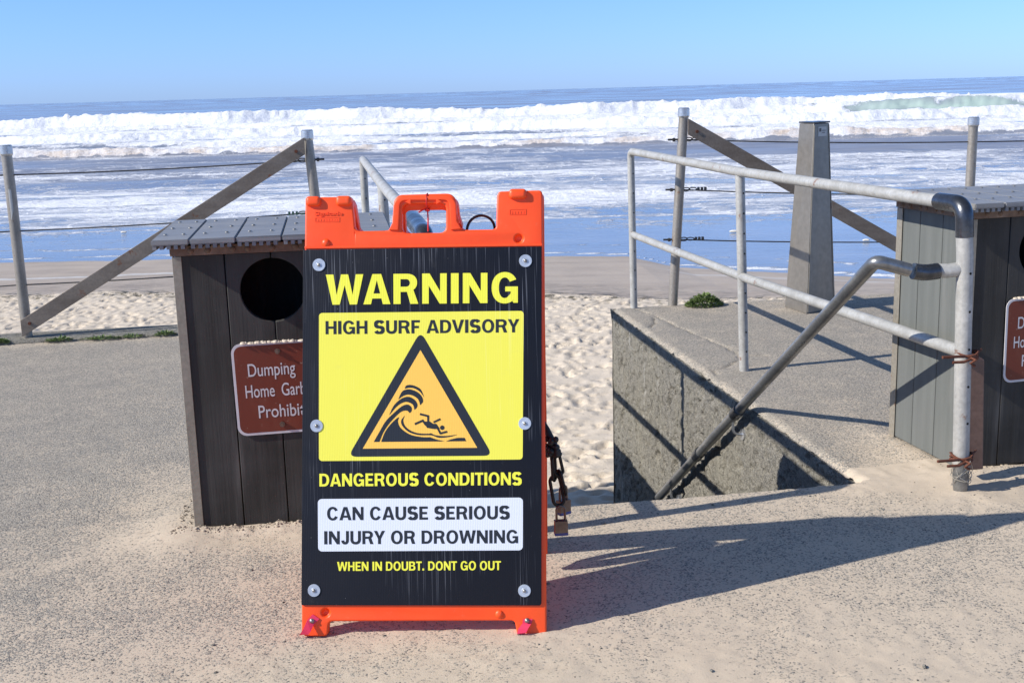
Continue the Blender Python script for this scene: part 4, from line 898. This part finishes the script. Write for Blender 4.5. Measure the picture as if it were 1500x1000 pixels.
def smooth(pts, k=5):
    out = []; n = len(pts)
    for i in range(n):
        p0, p1_, p2, p3 = [np.array(pts[(i+j) % n], float) for j in (-1, 0, 1, 2)]
        for j in range(k):
            t = j/k; out.append(tuple(.5*((2*p1_)+(-p0+p2)*t+(2*p0-5*p1_+4*p2-p3)*t*t+(-p0+3*p1_-3*p2+p3)*t**3)))
    return out
def crv(pts, k=6):
    out = []; n = len(pts)
    for i in range(n-1):
        p0 = np.array(pts[max(i-1, 0)], float); p1_ = np.array(pts[i], float); p2 = np.array(pts[i+1], float); p3 = np.array(pts[min(i+2, n-1)], float)
        for j in range(k): t = j/k; out.append(tuple(.5*((2*p1_)+(-p0+p2)*t+(2*p0-5*p1_+4*p2-p3)*t*t+(-p0+3*p1_-3*p2+p3)*t**3)))
    return out+[tuple(pts[-1])]
wave = [crv([(403, 468), (413, 447), (445, 442), (485, 454), (517, 478), (538, 530)])+crv([(538, 530), (510, 492), (470, 467), (435, 462), (403, 468)])[1:-1],
        crv([(357, 543), (378, 498), (400, 478), (440, 473), (490, 492), (522, 525), (530, 560), (510, 585)])+crv([(510, 585), (497, 545), (465, 520), (430, 510), (395, 518), (357, 543)])[1:-1],
        crv([(293, 655), (318, 600), (345, 565), (385, 535), (430, 525), (470, 545), (490, 575), (488, 600), (470, 618)])+crv([(470, 618), (462, 585), (435, 566), (400, 562), (350, 590), (293, 655)])[1:-1],
        [(185, 840)]+crv([(185, 840), (225, 770), (270, 695), (330, 635), (385, 590), (425, 580), (450, 600), (450, 625), (437, 640)])+crv([(437, 640), (415, 622), (370, 635), (300, 705), (255, 770), (225, 840)])[1:],
        [(237, 840)]+crv([(237, 840), (265, 770), (310, 710), (360, 668), (355, 700), (375, 745), (440, 790), (520, 808), (580, 810)])+crv([(580, 810), (630, 828), (680, 838)])[1:]+[(650, 840)],
        crv([(403, 655), (375, 685), (385, 730), (430, 770), (500, 790), (560, 795), (580, 783)])+crv([(580, 783), (620, 800), (690, 803), (772, 796)])[1:]+crv([(772, 796), (700, 815), (620, 815), (583, 797)])[1:]+crv([(583, 797), (510, 800), (430, 785), (390, 745), (385, 700), (403, 655)])[1:-1] if False else
        crv([(403, 655), (378, 690), (388, 728), (430, 765), (490, 783), (560, 788), (580, 780), (615, 797), (680, 801), (772, 794)])+crv([(772, 794), (710, 812), (640, 816), (590, 802), (565, 799), (490, 797), (425, 778), (385, 738), (362, 700), (403, 655)])[1:-1] if False else
        crv([(404, 656), (392, 690), (405, 730), (445, 763), (500, 782), (572, 785), (585, 782), (620, 797), (690, 802), (772, 793)])+crv([(772, 793), (715, 809), (640, 814), (588, 797), (500, 794), (430, 772), (385, 728), (378, 690), (404, 656)])[1:-1],
        crv([(690, 840), (720, 828), (770, 816)])+[(820, 816), (831, 840)]]
for lp in wave: fill('pictogram_wave', [Q(lp)], 'letter_black', pan, FM, .0066)
def stroke(pts, wd):
    out = []; pts = [Vector(p) for p in pts]; L = []; R_ = []
    for i, p in enumerate(pts):
        d1_ = (pts[i]-pts[i-1]).normalized() if i else (pts[1]-pts[0]).normalized(); d2_ = (pts[i+1]-pts[i]).normalized() if i < len(pts)-1 else d1_
        t = (d1_+d2_).normalized(); n = Vector((-t.y, t.x)); s = wd/max(.5, n.dot(Vector((-d1_.y, d1_.x))))
        ext = t*(-wd*.6 if i == 0 else (wd*.6 if i == len(pts)-1 else 0)); L.append(p+n*s+ext); R_.append(p-n*s+ext)
    return [(a.x, a.y) for a in L+R_[::-1]]
man = [stroke([(512, 648), (566, 662), (566, 700)], 7), stroke([(476, 716), (528, 693), (548, 722)], 7), [(535, 700), (578, 700), (600, 716), (622, 716), (646, 752), (606, 752), (557, 744)],
       stroke([(606, 704), (648, 684)], 6), stroke([(634, 752), (650, 784), (694, 772)], 6)]
for i, lp in enumerate(man): fill('pictogram_figure', [Q(lp)], 'letter_black', pan, FM, .0066+.00012*(i+1))
fill('pictogram_figure', [Q([(664+16*math.cos(t), 744+16*math.sin(t)) for t in np.linspace(0, 2*math.pi, 20, endpoint=False)])], 'letter_black', pan, FM, .0066)
# washers and rivets
for cx, cy in ((470, 384.5), (770.5, 382), (465, 622), (770, 621), (459.5, 865), (770, 867)):
    bm = BM(); c = Vector((X(cx), 0, Zz(cy))); cyl(bm, c+Vector((0, -.0052, 0)), c+Vector((0, -.0072, 0)), .0162, .0158, 28); cyl(bm, c+Vector((0, -.0071, 0)), c+Vector((0, -.0078, 0)), .0075, .0068, 20)
    ws = done(bm, 'washer', 'washer_steel', pan, mtx=FM, auto=.5)
    bm = BM(); dome(bm, c+Vector((0, -.0077, 0)), (0, -1, 0), .0046, .0032, 14, 4); done(bm, 'rivet', 'screw_steel', ws, smooth=True, mtx=FM)
# pink webbing straps on the feet
def strap(path, wd, name='strap'):
    bm = BM(); prev = None
    for (x, y, z, tx, tz) in path:
        a = bm.verts.new((X(x)-tx*wd, y, Zz(z)-tz*wd)); b = bm.verts.new((X(x)+tx*wd, y, Zz(z)+tz*wd))
        if prev: bm.faces.new((prev[0], prev[1], b, a))
        prev = (a, b)
    bmesh.ops.recalc_face_normals(bm, faces=bm.faces[:])
    r_ = bmesh.ops.extrude_face_region(bm, geom=bm.faces[:]); bmesh.ops.translate(bm, vec=(0, .0018, 0), verts=[v for v in r_['geom'] if isinstance(v, bmesh.types.BMVert)])
    return done(bm, name, 'pink_tape', fr, smooth=False, mtx=FM)
s1_ = strap([(462, -.003, 904, .75, -.5), (454, -.006, 912, .75, -.45), (450, -.018, 922, .8, -.3), (445, -.012, 929, .9, -.1), (441, .000, 931.5, .8, .1)], .0115)
s2_ = strap([(775, -.003, 909, .95, .0), (774, -.004, 915, .95, .08), (769, -.012, 921, 1.1, .2), (766, -.016, 928, .9, .1), (764, -.004, 932, .7, .0)], .0125)
for s_, cx, cz in ((s1_, 456, 910), (s2_, 774, 911)):
    bm = BM(); dome(bm, (X(cx), -.008, Zz(cz)), (0, -1, 0), .0045, .003, 12, 3); cyl(bm, (X(cx), -.008, Zz(cz)), (X(cx), .002, Zz(cz)), .006, .006, 12); done(bm, 'screw', 'screw_steel', s_, mtx=FM, smooth=True)
# red cord tied in the handle
rc = thing('red_cord', 'thin red cord knotted round the carrying handle of the orange sign', 'cord', (-.250, 2.842, .002), math.radians(-1.5)); bm = BM()
def sp_(x, y, z): return Vector((X(x), y, Zz(z)))
tube(bm, [sp_(627, -.001, 282)+Vector((0, 0, 0))]+[sp_(627, -.008, 292), sp_(627, -.004, 301), sp_(627, .018, 302), sp_(627, .041, 298), sp_(627, .041, 284), sp_(627, .02, 279.5)], .0018, 8, closed=True)
tube(bm, [sp_(627, .016, 301), sp_(628, .017, 316), sp_(628, .017, 336)], .0019, 8); tube(bm, [sp_(627, .016, 302), sp_(621, .010, 304), sp_(615, .006, 308)], .0019, 8); tube(bm, [sp_(624, .016, 305), sp_(630, .014, 302), sp_(629, .012, 306)], .0032, 8)
done(bm, 'cord_loop', 'red_cord', rc, mtx=FM, auto=.9)
# the moulding is rectangular: undo the taper of the traced outline
seen = set()
def kids(o):
    for c_ in o.children: yield c_; yield from kids(c_)
bpy.context.view_layer.update()
for o in [k_ for root in (sg, rc) for k_ in kids(root)]:
    if o.type == 'MESH' and o.data.name not in seen:
        seen.add(o.data.name)
        for v_ in o.data.vertices: v_.co.x = v_.co.x*(1+.017*v_.co.z)+.0075*v_.co.z
# cable loop behind the sign
kc = thing('black_cable', 'short black cable loop showing above the top edge of the orange sign', 'cable', (-.074, 3.12, 1.012), 0); bm = BM()
tube(bm, [(.035*math.cos(t)*(1 if math.cos(t) < 0 else 1.05), .02*math.cos(t), .037*math.sin(t)-.006) for t in np.linspace(-.6, math.pi+.6, 24)], .0036, 8); tube(bm, [(-.0345, -.01, -.03), (-.02, -.02, -.12), (.04, -.01, -.20)], .0036, 8); tube(bm, [(.035, .02, -.03), (.03, .02, -.14)], .0036, 8)
done(bm, 'loop', 'rubber_black', kc, auto=.9)
bm = BM()  # unseen coil added inside the A-frame to fill out the sign's cast shadow
for k_ in range(5): tube(bm, [(-.06+(.055+.006*k_)*math.cos(t), .06+.05*math.cos(t)+.008*k_, -.66+(.16-.008*k_)*math.sin(t)) for t in np.linspace(0, 2*math.pi, 22, endpoint=False)], .006, 7, closed=True)
tube(bm, [(.0, .0, -.15), (-.06, .06, -.50)], .004, 6)
done(bm, 'added_shadow_coil', 'rubber_black', kc, auto=.9)
# chain and padlocks on the right edge
ch = thing('chain', 'dark chain with a black sleeve hanging from the right edge of the orange sign', 'chain', (.098, 3.07, 0), 0)
bm = BM(); tube(bm, [(-.03, .04, .50), (-.012, .015, .47), (.004, 0, .435), (.006, .003, .40)], .010, 10, rf=lambda t: .007+.006*t)
for k_ in range(26):
    a = random.random()*6.28; p = Vector((.004+.015*math.cos(a), .013*math.sin(a), .428+.045*(random.random()-.5))); dome(bm, p, (math.cos(a), math.sin(a), random.random()-.5), .009, .010, 8, 3)
done(bm, 'sleeve', 'rubber_black', ch, auto=.9)
def linkmesh(p0, p1, wd, r, tw):
    p0 = Vector(p0); p1 = Vector(p1); a = (p1-p0); L = a.length/2; a.normalize(); s = Vector((math.cos(tw), math.sin(tw), 0)); s = (s-a*s.dot(a)).normalized(); c = (p0+p1)/2; pts = []
    for t in np.linspace(0, 2*math.pi, 22, endpoint=False):
        ct, st_ = math.cos(t), math.sin(t); pts.append(c+a*(math.copysign(max(L-wd, .002), ct)*(1 if abs(ct) > .01 else 0)+ct*wd)+s*st_*wd)
    b_ = BM(); tube(b_, pts, r, 8, closed=True); return done(b_, 'chain_link', 'black_chain', ch, smooth=True)
linkmesh((.008, 0, .405), (.020, 0, .345), .012, .0045, .3); linkmesh((.018, 0, .358), (.033, 0, .290), .012, .0045, 1.9); linkmesh((.004, .004, .40), (.006, .004, .33), .012, .0045, 1.2); linkmesh((.006, .002, .343), (.018, -.004, .262), .015, .0050, .25)
def padlock(label, loc, rz):
    p = thing('padlock', label, 'padlock', loc, rz, 'padlocks on the chain'); b_ = BM(); n = 6
    for i in range(n): box(b_, -.0175, .0175, -.0105, .0105, i*.0055, i*.0055+.0049)
    box(b_, -.0172, .0172, -.0102, .0102, 0, .033); done(b_, 'body', 'brass', p)
    b_ = BM(); box(b_, -.0185, .0185, -.0115, .0115, -.008, .0005); done(b_, 'bumper', 'blue_label', p, bev=.002)
    b_ = BM(); tube(b_, [(-.0115, 0, .03), (-.0115, 0, .062)]+[(-.0115*math.cos(t), 0, .062+.0115*math.sin(t)) for t in np.linspace(0.2, math.pi-.2, 9)]+[(.0115, 0, .062), (.0115, 0, .03)], .0034, 10); done(b_, 'shackle', 'brass', p, auto=.9); return p
padlock('lower brass padlock hanging on the chain beside the orange sign', (.1185, 3.06, .188), math.radians(6))
padlock('upper padlock on the chain, half behind the lower padlock', (.128, 3.10, .232), math.radians(35))
# ================================================================== PLANTS
def plant(label, u, v, rx_, ry_, h, n, z0=0.0, seed=1):
    rd = random.Random(seed); t = thing('weed_plant', label, 'plant', UV(u, v, z0), TH); b_ = BM()
    for i in range(n):
        a = rd.random()*6.283; r = math.sqrt(rd.random()); x = rx_*r*math.cos(a); y = ry_*r*math.sin(a); zc = h*(1-r*r)*(.35+.65*rd.random())+.004
        d = Vector((math.cos(a)*.8+rd.uniform(-.6, .6), math.sin(a)*.8+rd.uniform(-.6, .6), rd.uniform(.0, .9))).normalized(); s = d.cross(Vector((rd.uniform(-.3, .3), rd.uniform(-.3, .3), 1))).normalized()
        L = rd.uniform(.012, .026); wd = L*rd.uniform(.22, .4); c = Vector((x, y, zc)); nn = s.cross(d)
        p = [c, c+d*L*.4+s*wd+nn*.001, c+d*L-nn*.002, c+d*L*.4-s*wd+nn*.001, c+d*L*.45-nn*.002]
        vs = [b_.verts.new(q_) for q_ in p]
        b_.faces.new((vs[0], vs[1], vs[4])); b_.faces.new((vs[1], vs[2], vs[4])); b_.faces.new((vs[2], vs[3], vs[4])); b_.faces.new((vs[3], vs[0], vs[4]))
    me = bpy.data.meshes.new('foliage'); b_.to_mesh(me); b_.free(); link('foliage', me, 'leaf', t)
    b_ = BM()
    for i in range(14):
        a = rd.random()*6.283; tube(b_, [(0, 0, 0), (rx_*.4*math.cos(a), ry_*.4*math.sin(a), h*.6), (rx_*.8*math.cos(a), ry_*.8*math.sin(a), h*.35)], .0016, 5)
    done(b_, 'stem', 'leaf', t)
plant('bushy green weed at the foot of the right fence post', 2.235, 7.16, .115, .07, .072, 1500, 0, 1)
plant('small green weed at the base of the left fence post', -2.0, 7.14, .06, .03, .026, 240, .005, 2)
plant('low weed growing in the kerb joint just right of the left fence post', -1.66, 7.12, .07, .02, .018, 110, .005, 3)
plant('strip of low weeds along the kerb under the brace', -1.42, 7.11, .11, .02, .012, 110, .005, 4)
plant('small green weed on the kerb beside the left litter bin', -1.06, 7.13, .05, .025, .018, 130, .005, 5)
plant('sparse weed low on the kerb midway between post and bin', -1.24, 7.12, .06, .02, .012, 60, .005, 6)
# foam chunks floating in the shallows
def chunk(label, x, y, s, seed):
    rd = random.Random(seed); b_ = BM()
    bmesh.ops.create_icosphere(b_, subdivisions=3, radius=1)
    for v_ in b_.verts:
        k_ = 1+.35*(float(vn(v_.co.x*2+5, v_.co.y*2+v_.co.z*1.7, seed))-.5); v_.co = Vector((v_.co.x*s*k_, v_.co.y*s*.4*k_, v_.co.z*s*.3*k_))
    o = done(b_, 'foam_clump', 'foam_chunk', None, smooth=True); o.location = (x, y, SEA+.04); tagit(o, label, 'foam')
chunk('pale lump of foam in the shallows just right of the right fence post', 5.2, 27.5, .10, 1)
chunk('small pale lump of foam near the waterline left of the right litter bin', 7.6, 25.3, .08, 2)
chunk('small lump of foam in the shallows right of the left fence post', -10.0, 31.0, .08, 3)
for o in bpy.data.objects:
    if o.name.split('.')[0] in ('drilled_holes', 'screw', 'sand_ridge', 'foliage', 'stem', 'strand', 'twisted_rod', 'seam') and o.parent: o['kind'] = 'stuff'
q_ = BM(); rd = random.Random(33)
for (u0_, u1_, v0_, v1_, n_) in ((-.60, .1, 3.68, 3.73, 420), (-.58, -.53, 3.72, 4.2, 160), (2.10, 2.6, 3.69, 3.755, 160), (1.98, 2.07, 3.8, 4.2, 80), (.6, 1.9, 3.4, 3.72, 90)):
    for i in range(n_):
        u = rd.uniform(u0_, u1_); v = rd.uniform(v0_, v1_); x, y, _ = UV(u, v); r_ = (.0012+.0045*rd.random()**3)*(1 if n_ > 90 else .7); z = float(plazaz(np.array([[u]]), np.array([[v]]))[0, 0])
        bmesh.ops.create_icosphere(q_, subdivisions=1, radius=r_, matrix=Matrix.Translation((x, y, z+r_*.1)) @ Matrix.Rotation(rd.random()*6, 4, 'Z') @ Matrix.Diagonal((1.5, 1.0, .6, 1)))
tagit(done(q_, 'sand_crumbs', 'damp_sand', None, smooth=True), 'crumbs of damp sand heaped along the feet of the litter bins', kind='stuff')
# loose grit and crumbs on the paving
q_ = BM(); rd = random.Random(21)
for i in range(520):
    u = rd.uniform(-2.6, 2.4); v = rd.uniform(2.1, 3.70) if (i % 4 or u > -.9) else rd.uniform(3.7, 6.8)
    x, y, _ = UV(u, v); r_ = rd.uniform(.0012, .0034) if rd.random() < .93 else rd.uniform(.004, .007); z = float(plazaz(np.array([[u]]), np.array([[v]]))[0, 0])
    vs = bmesh.ops.create_icosphere(q_, subdivisions=1, radius=r_, matrix=Matrix.Translation((x, y, z+r_*.3)) @ Matrix.Rotation(rd.random()*6, 4, 'Z') @ Matrix.Diagonal((1.5, .9, .6, 1)))
tagit(done(q_, 'grit', 'wall_concrete', None), 'loose grit and crumbs scattered over the sandy paving', kind='stuff')
print('tris', sum(sum(len(p.vertices)-2 for p in o.data.polygons) for o in bpy.data.objects if o.type == 'MESH' and len(o.data.polygons) < 400000))
